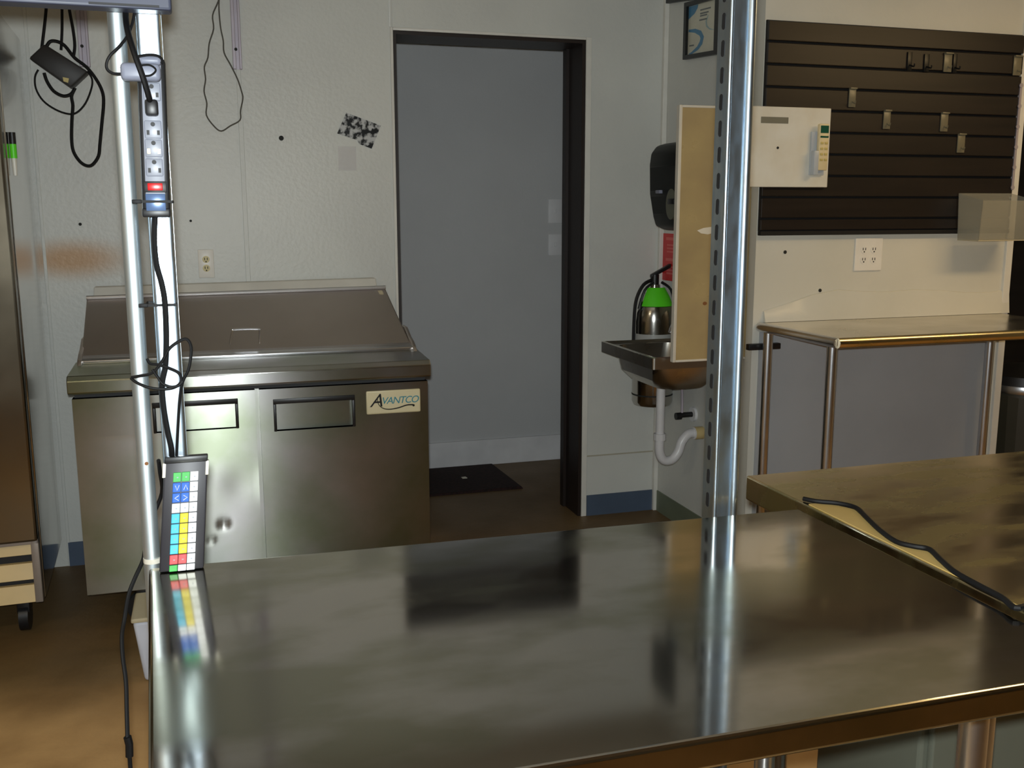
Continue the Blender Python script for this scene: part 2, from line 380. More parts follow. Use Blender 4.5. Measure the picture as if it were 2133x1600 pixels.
# hanging lamps: the room's warm light by the slat wall, plus an added one
def ceiling_lamp(x, y, label, power, tint):
    HZ = CEIL-0.40
    t = thing('ceiling_light', label, 'ceiling light', (x, y, HZ), 'warm hanging tube lights')
    obj('housing', G().box(x-0.62, x+0.62, y-0.05, y+0.05, HZ-0.02, HZ+0.02, 0.006), 'lampframe', t)
    for k in (-0.5, 0.5): obj('hanger', G().cyl((x+k, y, HZ+0.02), (x+k, y, CEIL), 0.004, seg=8), 'lampframe', t)
    for k in (-0.075, 0.075):
        obj('tube_lamp', G().cyl((x-0.56, y+k, HZ), (x+0.56, y+k, HZ), 0.016, seg=12), 'lampglow', t)
    for nm, dz, up_, e in (('down', -0.03, False, power), ('up', 0.03, True, power*0.8)):  # upward part added to brighten the ceiling
        L = bpy.data.lights.new('ceiling_light_'+nm, 'AREA'); L.shape = 'RECTANGLE'; L.size = 1.15; L.size_y = 0.2
        L.energy = e; L.color = tint
        lo = bpy.data.objects.new('ceiling_light_'+nm, L); C.objects.link(lo); lo.parent = t; lo.location = (0, 0, dz)
        if up_: lo.rotation_euler = (PI, 0, 0)
ceiling_lamp(3.3, 2.2, 'warm hanging tube light by the slat wall', 13, (1.0, 0.70, 0.34))
ceiling_lamp(-1.7, 0.9, 'unseen warm tube light added over the aisle left of the foreground table', 12, (1.0, 0.86, 0.64))  # added out of view to brighten the floor at the left

# ============================================================ prep fridge
pf = thing('prep_fridge', 'low stainless steel prep fridge with sloped lid and two doors', 'fridge', (0.147, 3.83, 0))
FX0, FX1, FY = -0.445, 0.742, 3.462
obj('body', G().box(FX0+0.004, FX1-0.004, FY+0.045, 4.19, 0.13, 0.842, 0.004), 'fridge', pf)
def door(x0, x1, hx0, hx1, hz0, hz1, dents):
    g = G(); z0, z1 = 0.150, 0.826; y0, y1 = FY, FY+0.044
    g.box(x0, x1, y0, y1, hz1, z1); g.box(x0, hx0, y0, y1, hz0, hz1); g.box(hx1, x1, y0, y1, hz0, hz1)
    g.box(x0, x1, y0+0.004, y1, z0, hz0)
    nx, nz = 48, 48; V = []
    for j in range(nz+1):
        row = []
        for i in range(nx+1):
            x = x0+(x1-x0)*i/nx; z = z0+(hz0-z0)*j/nz; y = y0
            for dx, dz, r, h in dents: y += h*math.exp(-((x-dx)**2+(z-dz)**2)/(r*r))
            if i in (0, nx) or j in (0, nz): y = y0
            row.append(g.bm.verts.new((x, y, z)))
        V.append(row)
    for j in range(nz):
        for i in range(nx): g.bm.faces.new((V[j][i], V[j][i+1], V[j+1][i+1], V[j+1][i]))
    o = obj('door', g, 'fridge', pf, angle=25)
    p = G(); t = 0.010
    p.box(hx0+t, hx1-t, y0+0.030, y0+0.034, hz0, hz1-t)
    pk = obj('handle_pocket', p, 'fridge', o, smooth=False)
    e = G(); e.box(hx0, hx1, y0-0.003, y0+0.034, hz1-0.016, hz1+0.002, 0.002); e.box(hx0, hx0+t, y0-0.003, y0+0.034, hz0, hz1-0.016, 0.002); e.box(hx1-t, hx1, y0-0.003, y0+0.034, hz0, hz1-0.016, 0.002)
    obj('handle_trim', e, 'black', o)
    return o
h1 = (-0.2, 0.078, 0.695, 0.798)
h2 = (0.195, 0.478, 0.675, 0.788)
dn = [(0.01, 3.462, 0.357), (-0.035, 3.462, 0.303), (0.071, 3.462, 0.494), (-0.056, 3.462, 0.505), (-0.23, 3.462, 0.703)]
dl = door(FX0, 0.136, h1[0], h1[1], h1[2], h1[3], [(dn[0][0], dn[0][2], 0.016, 0.004), (dn[1][0], dn[1][2], 0.011, 0.003), (dn[2][0], dn[2][2], 0.06, 0.0012), (dn[3][0], dn[3][2], 0.09, -0.0014), (dn[4][0], dn[4][2], 0.12, 0.0012)])
dr = door(0.150, FX1, h2[0], h2[1], h2[2], h2[3], [(0.35, 0.4, 0.12, 0.001), (0.6, 0.3, 0.1, -0.001)])
obj('gap_shade', G().box(FX0+0.006, FX1-0.006, FY+0.02, FY+0.05, 0.827, 0.8425), 'slotdark', pf, smooth=False)  # dark strip standing in for the shade in the gap under the worktop
# worktop lip and rails
g = G(); g.prism([(3.430, 0.850), (3.430, 0.890), (3.445, 0.906), (3.690, 0.916), (3.690, 0.843), (3.445, 0.843)], 'x', FX0-0.008, FX1+0.006, 0.003)
obj('worktop', g, 'fridge', pf)
g = G(); g.prism([(3.640, 0.914), (3.640, 0.926), (3.655, 0.934), (3.72, 0.938), (3.72, 0.914)], 'x', FX0+0.012, FX1-0.012, 0.002)
obj('lid_rail', g, 'chrome', pf)
g = G(); lx0, lx1, tx0, tx1 = FX0+0.012, FX1-0.014, -0.432, 0.683
g.hexa([(lx0, 3.69, 0.930), (lx1, 3.69, 0.930), (lx1, 4.19, 0.930), (lx0, 4.19, 0.930), (tx0, 3.97, 1.112), (tx1, 3.97, 1.124), (tx1, 4.19, 1.112), (tx0, 4.19, 1.105)], 0.004)
lid = obj('lid', g, 'fridge_lid', pf)
obj('lid_edge', G().tube([(tx0, 3.965, 1.117), (tx1, 3.965, 1.129)], 0.007, 10), 'chrome', lid)
obj('residue', G().hexa([(0.655, 3.938, 1.102), (0.672, 3.938, 1.102), (0.672, 3.942, 1.102), (0.655, 3.942, 1.102), (0.650, 3.958, 1.1165), (0.668, 3.958, 1.1165), (0.668, 3.962, 1.1165), (0.650, 3.962, 1.1165)]), 'bintan', lid, smooth=False)
hp = [(0.067, 3.7, 0.955), (0.076, 3.7, 1.004), (0.087, 3.7, 1.01), (0.163, 3.7, 1.009), (0.172, 3.7, 1), (0.17, 3.7, 0.955)]
obj('lid_handle', G().tube([(p[0], 3.715 - 0.02*(1 if 0 < i < 5 else 0), p[2]) for i, p in enumerate(hp)], 0.0035, 8), 'chrome', lid)
for bx_ in (FX0+0.004, FX1-0.018):
    g = G(); g.prism([(3.62, 0.913), (3.64, 0.930), (3.68, 0.946), (3.73, 0.958), (3.80, 0.985), (3.86, 0.985), (3.86, 0.913)], 'x', bx_, bx_+0.014, 0.002)
    obj('end_bracket', g, 'fridge_lid', pf)
obj('light_band', G().hexa([(tx0+0.01, 4.10, 1.10), (tx1-0.01, 4.10, 1.11), (tx1-0.01, 4.20, 1.11), (tx0+0.01, 4.20, 1.10), (tx0+0.01, 4.14, 1.142), (tx1-0.01, 4.14, 1.154), (tx1-0.01, 4.20, 1.154), (tx0+0.01, 4.20, 1.142)], 0.003), 'trimwhite', pf)  # added white bar standing in for the light thrown on the wall
bd = (0.518, 0.713, 0.716, 0.8)
bg = obj('badge', G().box(bd[0], bd[1], FY-0.005, FY+0.001, bd[2], bd[3], 0.0045), 'badge', dr); bg['label'] = 'cream maker badge'
bw, bh = bd[1]-bd[0], bd[3]-bd[2]
lettering('lettering', 'A', bh*0.80, 'frameblack', bg, (bd[0]+bw*0.06, FY-0.0056, bd[2]+bh*0.32), FRONT, shear=0.35)
lettering('lettering', 'VANTCO', bh*0.42, 'teal', bg, (bd[0]+bw*0.27, FY-0.0056, bd[2]+bh*0.42), FRONT, shear=0.25, spacing=0.86)
q = [(bd[0]+bw*u, FY-0.0058, bd[2]+bh*v) for u, v in ((0.20, 0.68), (0.22, 0.42), (0.30, 0.24), (0.42, 0.18), (0.58, 0.22), (0.74, 0.32), (0.86, 0.32))]
obj('swoosh', G().tube(q, 0.0012, 6, r1=0.0026).disc((bd[0]+bw*0.87, FY-0.0052, bd[2]+bh*0.29), 0.0042, t=0.001), 'frameblack', bg)
for cx in (FX0+0.17, FX1-0.09):
    for cy in (3.56, 4.12):
        c = G(); c.cyl((cx, cy-0.016, 0.055), (cx, cy+0.016, 0.055), 0.055, seg=20); c.box(cx-0.022, cx+0.022, cy-0.03, cy+0.03, 0.075, 0.132, 0.004)
        obj('caster', c, 'black', pf)

# ============================================================ tall reach-in fridge
rf = thing('reach_in_fridge', 'tall stainless reach-in fridge cut off at the left edge', 'fridge', (-0.95, 3.85, 0))
def skew(x, y): return (x - 0.046*(y-3.5), y + 0.043*(x+0.585))
def quad_z(g, x0, x1, y0, y1, z0, z1, bev=0.0):
    c = [skew(x0, y0), skew(x1, y0), skew(x1, y1), skew(x0, y1)]
    g.hexa([(a, b_, z0) for a, b_ in c] + [(a, b_, z1) for a, b_ in c], bev); return g
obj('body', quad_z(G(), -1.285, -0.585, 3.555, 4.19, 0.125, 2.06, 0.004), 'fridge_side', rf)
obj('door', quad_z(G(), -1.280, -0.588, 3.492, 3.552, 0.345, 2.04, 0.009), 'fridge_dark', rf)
lz = [(-0.608, 3.5, 0.455), (-0.614, 3.5, 0.373), (-0.62, 3.5, 0.296), (-0.624, 3.5, 0.254), (-0.627, 3.5, 0.212), (-0.63, 3.5, 0.179), (-0.634, 3.5, 0.128), (-0.635, 3.5, 0.111)]
gp = quad_z(G(), -1.280, -0.588, 3.50, 3.55, lz[1][2], 0.335, 0.002)
quad_z(gp, -0.612, -0.588, 3.50, 3.55, 0.13, lz[1][2], 0.002); quad_z(gp, -1.280, -1.255, 3.50, 3.55, 0.13, lz[1][2], 0.002)
gr = obj('grille', gp, 'grille', rf)
obj('grille_back', quad_z(G(), -1.26, -0.61, 3.542, 3.552, 0.13, lz[1][2]), 'slotdark', rf, smooth=False)
sz_ = [(-0.637, 3.5, 0.358), (-0.642, 3.5, 0.299), (-0.645, 3.5, 0.265), (-0.649, 3.5, 0.212), (-0.651, 3.5, 0.188), (-0.655, 3.5, 0.131)]
for k in range(3):
    zt, zb = sz_[2*k][2], sz_[2*k+1][2]
    s_ = G(); c0 = skew(-1.255, 3.505); c1 = skew(-0.612, 3.505); c2 = skew(-0.612, 3.54); c3 = skew(-1.255, 3.54)
    s_.hexa([(c0[0], c0[1], zb), (c1[0], c1[1], zb), (c2[0], c2[1], zb+0.004), (c3[0], c3[1], zb+0.004), (c0[0], c0[1]+0.016, zt), (c1[0], c1[1]+0.016, zt), (c2[0], c2[1], zt), (c3[0], c3[1], zt)], 0.001)
    obj('slat', s_, 'louver', gr, smooth=False)
for cx, cy in ((-0.665, 3.60), (-1.2, 3.60), (-0.69, 4.10), (-1.2, 4.10)):
    c = G(); c.cyl((cx-0.015, cy, 0.05), (cx+0.015, cy, 0.05), 0.05, seg=20); c.box(cx-0.02, cx+0.02, cy-0.03, cy+0.03, 0.07, 0.127, 0.003)
    obj('caster', c, 'black', rf)
mk = (-0.59, 3.629, 1.617)
mt = thing('marker', 'lime green marker with black cap on the tall fridge side', 'marker', (-0.585, 3.75, 1.6))
ma = [(-0.592, 3.692, 1.685), (-0.592, 3.684, 1.651), (-0.592, 3.677, 1.549)]
my = 3.62
zz = [(-0.58, 3.62, 1.684), (-0.583, 3.62, 1.647), (-0.581, 3.62, 1.602), (-0.583, 3.62, 1.547)]
mx_ = skew(-0.585, my)[0] + 0.011
obj('cap', G().cyl((mx_, my, zz[1][2]), (mx_, my, zz[0][2]), 0.0105, seg=14), 'black', mt)
obj('barrel', G().cyl((mx_, my, zz[2][2]), (mx_, my, zz[1][2]), 0.0105, seg=14), 'lime', mt)
obj('tip', G().cyl((mx_, my, zz[3][2]), (mx_, my, zz[2][2]), 0.006, 0.0085, seg=14), 'whiteboard', mt)

# ============================================================ steel tables in front
TZ = 0.848
ft = thing('steel_table', 'large shiny stainless steel work table in the foreground', 'table', (0.5, 1.3, 0))
A, B_, C_, D_ = (-0.119, 1.683), (1.104, 1.650), (1.104, 0.915), (-0.083, 0.925)
g = G(); tp = [A, B_, C_, D_]
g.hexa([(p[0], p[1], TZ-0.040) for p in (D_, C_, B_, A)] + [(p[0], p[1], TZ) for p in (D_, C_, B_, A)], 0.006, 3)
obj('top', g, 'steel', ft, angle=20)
for lx, ly in ((0.0, 1.0), (1.035, 1.08), (0.0, 1.60), (1.02, 1.60)):
    obj('leg', G().cyl((lx, ly, 0.03), (lx, ly, TZ-0.04), 0.0205, seg=18).cyl((lx, ly, 0.0), (lx, ly, 0.04), 0.014, seg=12), 'chrome', ft)
obj('undershelf', G().box(-0.03, 1.07, 0.97, 1.63, 0.24, 0.262, 0.004), 'steel', ft)
st = thing('steel_table', 'brownish smudged steel table joined to the right of the foreground table', 'table', (1.6, 1.3, 0))
SZ = 0.854
obj('top', G().box(1.120, 2.35, 0.95, 1.882, SZ-0.055, SZ, 0.004, 3), 'steel_warm', st, angle=20)
for lx, ly in ((1.175, 1.21), (2.28, 1.02), (1.175, 1.79), (2.28, 1.79)):
    obj('leg', G().cyl((lx, ly, 0.03), (lx, ly, SZ-0.055), 0.0205, seg=18).cyl((lx, ly, 0.0), (lx, ly, 0.04), 0.014, seg=12), 'chrome', st)
gb = thing('grey_cabinet', 'grey cabinet standing under the joined steel tables', 'cabinet', (1.2, 1.5, 0))
obj('body', G().box(1.24, 1.62, 1.42, 1.74, 0.0, 0.66, 0.008), 'greybox', gb)
obj('door', G().box(1.255, 1.61, 1.404, 1.42, 0.03, 0.64, 0.004), 'greybox', gb)

# cord along the joint, with the table edge's sheen modelled as a tan sliver
ju = [(1.112, 1.651, 0.859), (1.143, 1.648, 0.859), (1.175, 1.624, 0.859), (1.191, 1.589, 0.859), (1.174, 1.536, 0.859), (1.148, 1.46, 0.859), (1.134, 1.395, 0.859), (1.147, 1.365, 0.859), (1.162, 1.345, 0.859), (1.146, 1.3, 0.859), (1.127, 1.243, 0.859), (1.121, 1.184, 0.859), (1.118, 1.133, 0.859), (1.107, 1.096, 0.859), (1.093, 1.071, 0.859)]
CZ = SZ+0.0055
cpts = [(p[0], p[1], CZ) for p in ju]
jc = thing('extension_cord', 'black cord lying along the joint between the two steel tables', 'cord', (1.16, 1.35, SZ))
obj('cable', G().tube([(1.128, 1.672, CZ)] + cpts[1:-1] + [(1.132, 1.095, CZ), (1.136, 1.07, CZ)], 0.0048, 8), 'cord', jc)
obj('connector', G().box(1.124, 1.150, 1.012, 1.072, SZ+0.0005, SZ+0.022, 0.005), 'cord', jc)
g = G(); up_ = [(p[0]-0.002, p[1]) for p in ju[1:14]]
g.prism([(1.1245, up_[0][1])] + [(max(a, 1.127), b2) for a, b2 in up_] + [(1.1245, up_[-1][1])], 'z', SZ+0.0002, SZ+0.0018)
tag(obj('joint_sheen', g, 'tan_sheen', smooth=False), 'tan sheen beside the black cord at the table joint', 'strip')

# ============================================================ posts behind the table
def strut(name, x0, x1, y0, y1, z0, z1, label, cat='post'):
    t = thing(name, label, cat, ((x0+x1)/2, (y0+y1)/2, z0))
    r = 0.0065; th = 0.003; pr = []
    # C profile: web on the left (-x), flanges front and back, open to the right with inward lips
    def arc(cx, cy, a0, a1, rr, n=5): return [(cx+rr*math.cos(math.radians(a0+(a1-a0)*k/n)), cy+rr*math.sin(math.radians(a0+(a1-a0)*k/n))) for k in range(n+1)]
    lip = 0.007
    out = [(x1-r-0.0, y0+lip+r)]
    outer = arc(x1-r, y0+r, 0, -90, r) + arc(x0+r, y0+r, -90, -180, r) + arc(x0+r, y1-r, 180, 90, r) + arc(x1-r, y1-r, 90, 0, r)
    outer = [(x1, y0+lip+r)] + outer + [(x1, y1-lip-r)]
    ri = r-th
    inner = arc(x1-r, y1-r, 0, 90, ri) + arc(x0+r, y1-r, 90, 180, ri) + arc(x0+r, y0+r, 180, 270, ri) + arc(x1-r, y0+r, -90, 0, ri)
    inner = [(x1-th, y1-lip-r)] + inner + [(x1-th, y0+lip+r)]
    obj('channel', G().prism(outer+inner, 'z', z0, z1), 'galv', t, angle=40)
    return t
PY = 1.692
def slotted_post(x0, x1, y0, y1, z0, z1):
    t = thing('slotted_post', 'galvanised slotted post with ridged front at the right rear of the foreground table', 'post', ((x0+x1)/2, (y0+y1)/2, z0))
    def arc(cx, cy, a0, a1, rr, n=8): return [(cx+rr*math.cos(math.radians(a0+(a1-a0)*k/n)), cy+rr*math.sin(math.radians(a0+(a1-a0)*k/n))) for k in range(n+1)]
    pr = [(x0, y1)] + arc(x0+0.0045, y0+0.0045, 180, 360, 0.0045) + [(x0+0.010, y0+0.0065), (x1-0.019, y0+0.0065)] + arc(x1-0.0095, y0+0.0065, 170, 360, 0.0085) + [(x1-0.001, y1)]
    obj('channel', G().prism(pr, 'z', z0, z1), 'galv', t, angle=40)
    ym = (y0+y1)/2+0.002; z = 0.862; src = None
    while z < 2.0:
        if src is None:
            pl = [(ym+0.0065*math.cos(k*PI/6), z+(0.0085 if math.sin(k*PI/6) > 0 else -0.0085)+0.0065*math.sin(k*PI/6)) for k in range(12)]
            src = obj('slot', G().prism(pl, 'x', x0-0.0006, x0+0.0006), 'slotdark', t, smooth=False); zs = z
        else: share(src, 'slot', (0, 0, z-zs), t)
        z += 0.0482
    return t
slotted_post(0.937, 0.993, PY, PY+0.048, 0.0, 2.35)
p2 = [(-0.086, 1.692, 1.71), (-0.049, 1.692, 1.712), (-0.094, 1.692, 1.157), (-0.053, 1.692, 1.154)]
strut('channel_post', p2[0][0], p2[1][0]+0.001, PY, PY+0.041, 0.0, 2.35, 'galvanised channel post carrying the power strip')
p1 = [(-0.115, 1.705, 1.711), (-0.113, 1.705, 0.867)]
ep = thing('round_post', 'round zinc tube post at the left rear corner of the foreground table', 'post', (p1[0][0], 1.705, 0))
obj('tube', G().cyl((p1[0][0]-0.001, 1.706, 0), (p1[1][0]+0.001, 1.706, 2.35), 0.0133, seg=24), 'tube', ep)
rsp = (-0.11, 1.692, 1.024)
obj('rust_spot', G().disc((rsp[0]-0.002, 1.6932, rsp[2]), 0.003, t=0.001), 'rust', ep)
obj('collar', G().cyl((p1[1][0], 1.706, TZ+0.002), (p1[1][0], 1.706, TZ+0.010), 0.0155, seg=24), 'paneledge', ep)
# rail over the posts that carries the monitor
rl = tag(obj('cross_rail', G().box(-0.42, 1.02, PY-0.012, PY-0.001, 1.98, 2.02, 0.003), 'galv'), 'galvanised rail across the tops of the posts', 'rail')
# monitor
mo = thing('monitor', 'dark grey monitor above the posts at the upper left edge', 'monitor', (-0.3, 1.65, 1.74))
mb = [(-0.261, 1.625, 1.725), (-0.03, 1.625, 1.728), (-0.026, 1.625, 1.783)]
mz = mb[1][2]
g = G(); g.box(-0.56, mb[1][0], 1.625, 1.665, mz, mz+0.34, 0.004)
obj('housing', g, 'monitor', mo)
obj('screen', G().box(-0.54, mb[1][0]-0.02, 1.623, 1.626, mz+0.03, mz+0.32), 'black', mo, smooth=False)
sl = (-0.144, -0.047, 1.731, 1.734)
obj('vent_line', G().box(sl[0], sl[1], 1.6235, 1.626, sl[2], sl[3]), 'slotdark', mo, smooth=False)
obj('bracket', G().box(-0.32, -0.26, 1.664, 1.682, 1.86, 2.02, 0.003), 'black', mo)

# ============================================================ power strip and its cords
SY = 1.660
ps = thing('power_strip', 'black and grey power strip tied upright to the channel post', 'power strip', (-0.06, 1.675, 1.35))
c_t = (-0.065, 1.66, 1.664)
c_b = (-0.071, 1.66, 1.429)
hw = 0.0205
def sx_at(z): return c_b[0] + (c_t[0]-c_b[0])*(z-c_b[2])/(c_t[2]-c_b[2])
zt, zb = c_t[2], c_b[2]
def lean_box(g, x0, x1, y0, y1, z0, z1, bev=0.0):
    a, b2 = sx_at(z0), sx_at(z1)
    g.hexa([(a+x0, y0, z0), (a+x1, y0, z0), (a+x1, y1, z0), (a+x0, y1, z0), (b2+x0, y0, z1), (b2+x1, y0, z1), (b2+x1, y1, z1), (b2+x0, y1, z1)], bev); return g
obj('housing', lean_box(G(), -hw, hw, SY, 1.690, zb, zt, 0.005), 'black', ps)
obj('face', lean_box(G(), -0.0145, 0.0145, SY-0.0015, SY+0.003, zb+0.030, zt-0.006, 0.0012), 'facegrey', ps)
for yy in (190, 268, 307, 347):
    zc = zb + (447-yy)/(447-120)*(zt-zb); x = sx_at(zc)
    so = obj('socket', G().box(x-0.0125, x+0.0125, SY-0.0032, SY-0.001, zc-0.0135, zc+0.0135, 0.0022), 'facegrey', ps)
    obj('ground_hole', G().disc((x, SY-0.0030, zc+0.008), 0.0034, t=0.0008, seg=12), 'slotdark', so)
    for s in (-1, 1):
        obj('blade_slot', G().box(x+s*0.0075-0.002, x+s*0.0075+0.002, SY-0.0040, SY-0.0030, zc-0.008, zc-0.001), 'slotdark' if yy != 307 else 'brass', so, smooth=False)
zc = zb + (447-388)/327*(zt-zb); x = sx_at(zc)
sw = obj('switch_bezel', G().box(x-0.0165, x+0.0165, SY-0.003, SY, zc-0.0085, zc+0.0085, 0.001), 'black', ps)
obj('rocker', G().box(x-0.011, x+0.011, SY-0.0062, SY-0.002, zc-0.0055, zc+0.0055, 0.001), 'red', sw)['label'] = 'red rocker switch'
zc = zb + (447-421)/327*(zt-zb); x = sx_at(zc)
obj('rating_label', G().box(x-0.0145, x+0.0145, SY-0.0026, SY-0.001, zc-0.013, zc+0.013, 0.001), 'bluelabel', ps)
obj('end_cap', lean_box(G(), -hw-0.0005, hw+0.0005, SY-0.002, 1.690, zb-0.004, zb+0.010, 0.003), 'black', ps)
def zip_tie(zc, xa, xb, y0, y1, label, group='black zip ties on the channel post'):
    g = G(); t = 0.0022
    g.box(xa, xb, y0-t, y0, zc-0.002, zc+0.002); g.box(xa, xb, y1, y1+t, zc-0.002, zc+0.002)
    g.box(xa-t, xa, y0-t, y1+t, zc-0.002, zc+0.002); g.box(xb, xb+t, y0-t, y1+t, zc-0.002, zc+0.002)
    z_ = thing('zip_tie', label, 'zip tie', (xa, y0, zc), group)
    obj('band', g, 'cord', z_, smooth=False)
    obj('head', G().box(xa-0.012, xa+0.002, y0-0.004, y0+0.002, zc-0.003, zc+0.003, 0.001), 'cord', z_)
zt1 = (-0.056, 1.66, 1.449)
zip_tie(zt1[2], sx_at(zt1[2])-hw-0.002, sx_at(zt1[2])+hw+0.002, SY-0.005, PY+0.042, 'black zip tie around the lower end of the power strip')
zt2 = [(-0.092, 1.684, 1.286), (-0.051, 1.684, 1.287)]
zip_tie(zt2[0][2], p2[2][0]-0.001, p2[2][0]+0.043, PY-0.012, PY+0.042, 'black zip tie on bare post below the power strip')
# adapter plugged at the strip's upper end
ad = thing('plug_adapter', 'grey rounded plug adapter across the upper end of the power strip', 'adapter', (-0.08, 1.64, 1.63))
a1 = (-0.108, -0.051, 1.627, 1.653)
obj('body', G().box(a1[0], a1[1], 1.632, 1.657, a1[2], a1[3], 0.007, 3), 'greyplastic', ad)
a2 = (-0.082, -0.049, 1.651, 1.664)
obj('shoulder', G().box(a2[0], a2[1], 1.640, 1.657, a2[2], a2[3]+0.001, 0.006, 3), 'greyplastic', ad)
ov = [(-0.077, 1.628, 1.633), (-0.066, 1.628, 1.634), (-0.059, 1.628, 1.639), (-0.058, 1.628, 1.644), (-0.066, 1.628, 1.649), (-0.079, 1.628, 1.648)]
obj('tie_loop', G().tube(ov, 0.0016, 6), 'cord', ad)
obj('collar_band', G().tube([(-0.081, 1.637, 1.662), (-0.066, 1.637, 1.665), (-0.054, 1.637, 1.664), (-0.048, 1.637, 1.659), (-0.049, 1.637, 1.653)], 0.0022, 6), 'cord', ad)
# plug with the monitor's cord
pg = (-0.077, -0.058, 1.577, 1.601)
pl_ = thing('plug', 'black plug with thick cord pushed into the power strip', 'plug', (-0.07, 1.64, 1.55))
obj('head', G().box(pg[0], pg[1], 1.636, 1.658, pg[2], pg[3], 0.004), 'black', pl_)
obj('cord', G().tube([(-0.093, 1.67, 1.789), (-0.097, 1.672, 1.734), (-0.095, 1.65, 1.703), (-0.086, 1.625, 1.665), (-0.076, 1.622, 1.631), (-0.07, 1.632, 1.605), (-0.069, 1.642, 1.597)], 0.0044, 8), 'cord', pl_)
tag(obj('thin_cord', G().tube([(-0.079, 1.67, 1.776), (-0.084, 1.67, 1.731), (-0.094, 1.66, 1.698), (-0.107, 1.65, 1.678), (-0.121, 1.645, 1.663), (-0.127, 1.645, 1.651), (-0.126, 1.645, 1.642), (-0.118, 1.645, 1.637), (-0.108, 1.645, 1.637)], 0.0022, 8), 'cord'), 'thin black cord curling into the grey plug adapter', 'cord')
# cord from the strip to behind the keypad
obj('tail_cord', G().tube([(-0.074, 1.676, 1.425), (-0.077, 1.672, 1.389), (-0.076, 1.672, 1.352), (-0.07, 1.672, 1.321), (-0.067, 1.672, 1.291), (-0.068, 1.672, 1.237), (-0.072, 1.672, 1.19), (-0.079, 1.672, 1.159), (-0.079, 1.672, 1.12), (-0.075, 1.672, 1.079), (-0.071, 1.672, 1.051), (-0.072, 1.681, 1.024)], 0.0045, 8), 'cord', ps)
# cord bundle looped around the posts
bnd = thing('cord_bundle', 'thin black cord looped in a tangle around the posts above the keypad', 'cord', (-0.09, 1.67, 1.13))
obj('loop', G().tube([(-0.125, 1.68, 1.171), (-0.111, 1.674, 1.174), (-0.092, 1.668, 1.179), (-0.076, 1.664, 1.198), (-0.065, 1.66, 1.217), (-0.049, 1.66, 1.229), (-0.037, 1.66, 1.232), (-0.031, 1.66, 1.221), (-0.032, 1.66, 1.204), (-0.037, 1.66, 1.182), (-0.047, 1.664, 1.162), (-0.053, 1.668, 1.135), (-0.058, 1.672, 1.094), (-0.064, 1.679, 1.037)], 0.0024, 8), 'cord', bnd)
obj('loop', G().tube([(-0.126, 1.68, 1.17), (-0.117, 1.674, 1.163), (-0.098, 1.667, 1.155), (-0.075, 1.664, 1.152), (-0.058, 1.664, 1.155), (-0.049, 1.664, 1.164), (-0.052, 1.664, 1.177), (-0.067, 1.664, 1.186), (-0.082, 1.665, 1.192), (-0.095, 1.668, 1.194), (-0.099, 1.672, 1.201)], 0.0024, 8), 'cord', bnd)
obj('loop', G().tube([(-0.092, 1.668, 1.184), (-0.085, 1.664, 1.173), (-0.078, 1.662, 1.162), (-0.066, 1.66, 1.156), (-0.054, 1.662, 1.157), (-0.046, 1.664, 1.165)], 0.0022, 8), 'cord', bnd)

# ============================================================ keypad leaning on the posts
kp = thing('keypad', 'black kitchen keypad with coloured keys leaning against the posts', 'keypad', (-0.066, 1.66, TZ))
kb = [(-0.101, 1.652, 0.858), (-0.031, 1.652, 0.854)]
kt = [(-0.082, 1.668, 1.031), (-0.016, 1.668, 1.031)]
# local frame of the leaning face
BL = Vector((kb[0][0], 1.648, TZ+0.0015)); BR = Vector((kb[1][0], 1.648, TZ+0.0015)); TL = Vector((kt[0][0]-0.001, 1.664, kt[0][2])); TR = Vector((kt[1][0]+0.001, 1.664, kt[1][2]))
nrm = (BR-BL).cross(TL-BL).normalized()
if nrm.y > 0: nrm = -nrm
def kpt(u, v, d=0.0):
    return (BL*(1-u)+BR*u)*(1-v) + (TL*(1-u)+TR*u)*v + nrm*d
def kbox(u0, u1, v0, v1, d0, d1, bev=0.0):
    return G().hexa([kpt(u0, v0, d0), kpt(u1, v0, d0), kpt(u1, v0, d1), kpt(u0, v0, d1), kpt(u0, v1, d0), kpt(u1, v1, d0), kpt(u1, v1, d1), kpt(u0, v1, d1)], bev)
obj('case', kbox(0, 1, 0, 1, -0.016, 0, 0.003), 'keyframe', kp)
obj('top_ridge', kbox(0.0, 1.0, 0.985, 1.045, -0.014, 0.004, 0.002), 'black', kp)
rows = ['GGW', 'BBW', 'BBW', 'WWW', 'KYW', 'KYW', 'KYW', 'KYW', 'RRW', 'GWW']
U0, DU, V1, DV = 0.215, 0.195, 0.905, 0.0935
for r, row in enumerate(rows):
    for c, ch in enumerate(row):
        u = U0 + c*DU; v = V1 - r*DV
        k = obj('key', kbox(u+0.006, u+DU-0.006, max(v-DV+0.006, 0.004), v-0.003, 0.0, 0.0042, 0.0008), 'key'+ch, kp, smooth=False)
        um, vm = u+DU*0.55, v-DV*0.5
        if r in (1, 2) and c < 2:
            w_ = 0.045; h_ = 0.022
            seq = {(1, 0): [(-1, 1), (0, -1), (1, 1)], (1, 1): [(-1, -1), (0, 1), (1, -1)], (2, 0): [(1, 1), (-1, 0), (1, -1)], (2, 1): [(-1, 1), (1, 0), (-1, -1)]}[(r, c)]
            obj('mark', G().tube([kpt(um+a*w_, vm+b2*h_, 0.0044) for a, b2 in seq], 0.0006, 5, smooth=False), 'keyW', k)
        elif r < 9:
            obj('mark', kbox(um-0.02, um+0.02, vm-0.006, vm+0.004, 0.0042, 0.0045), 'mark', k, smooth=False)
for u in (-0.03, 0.955):
    obj('tape', kbox(u, u+0.075, 0.86, 0.99, -0.012, 0.0012, 0.0008), 'whiteboard', kp)['label'] = 'white tape on the corner'
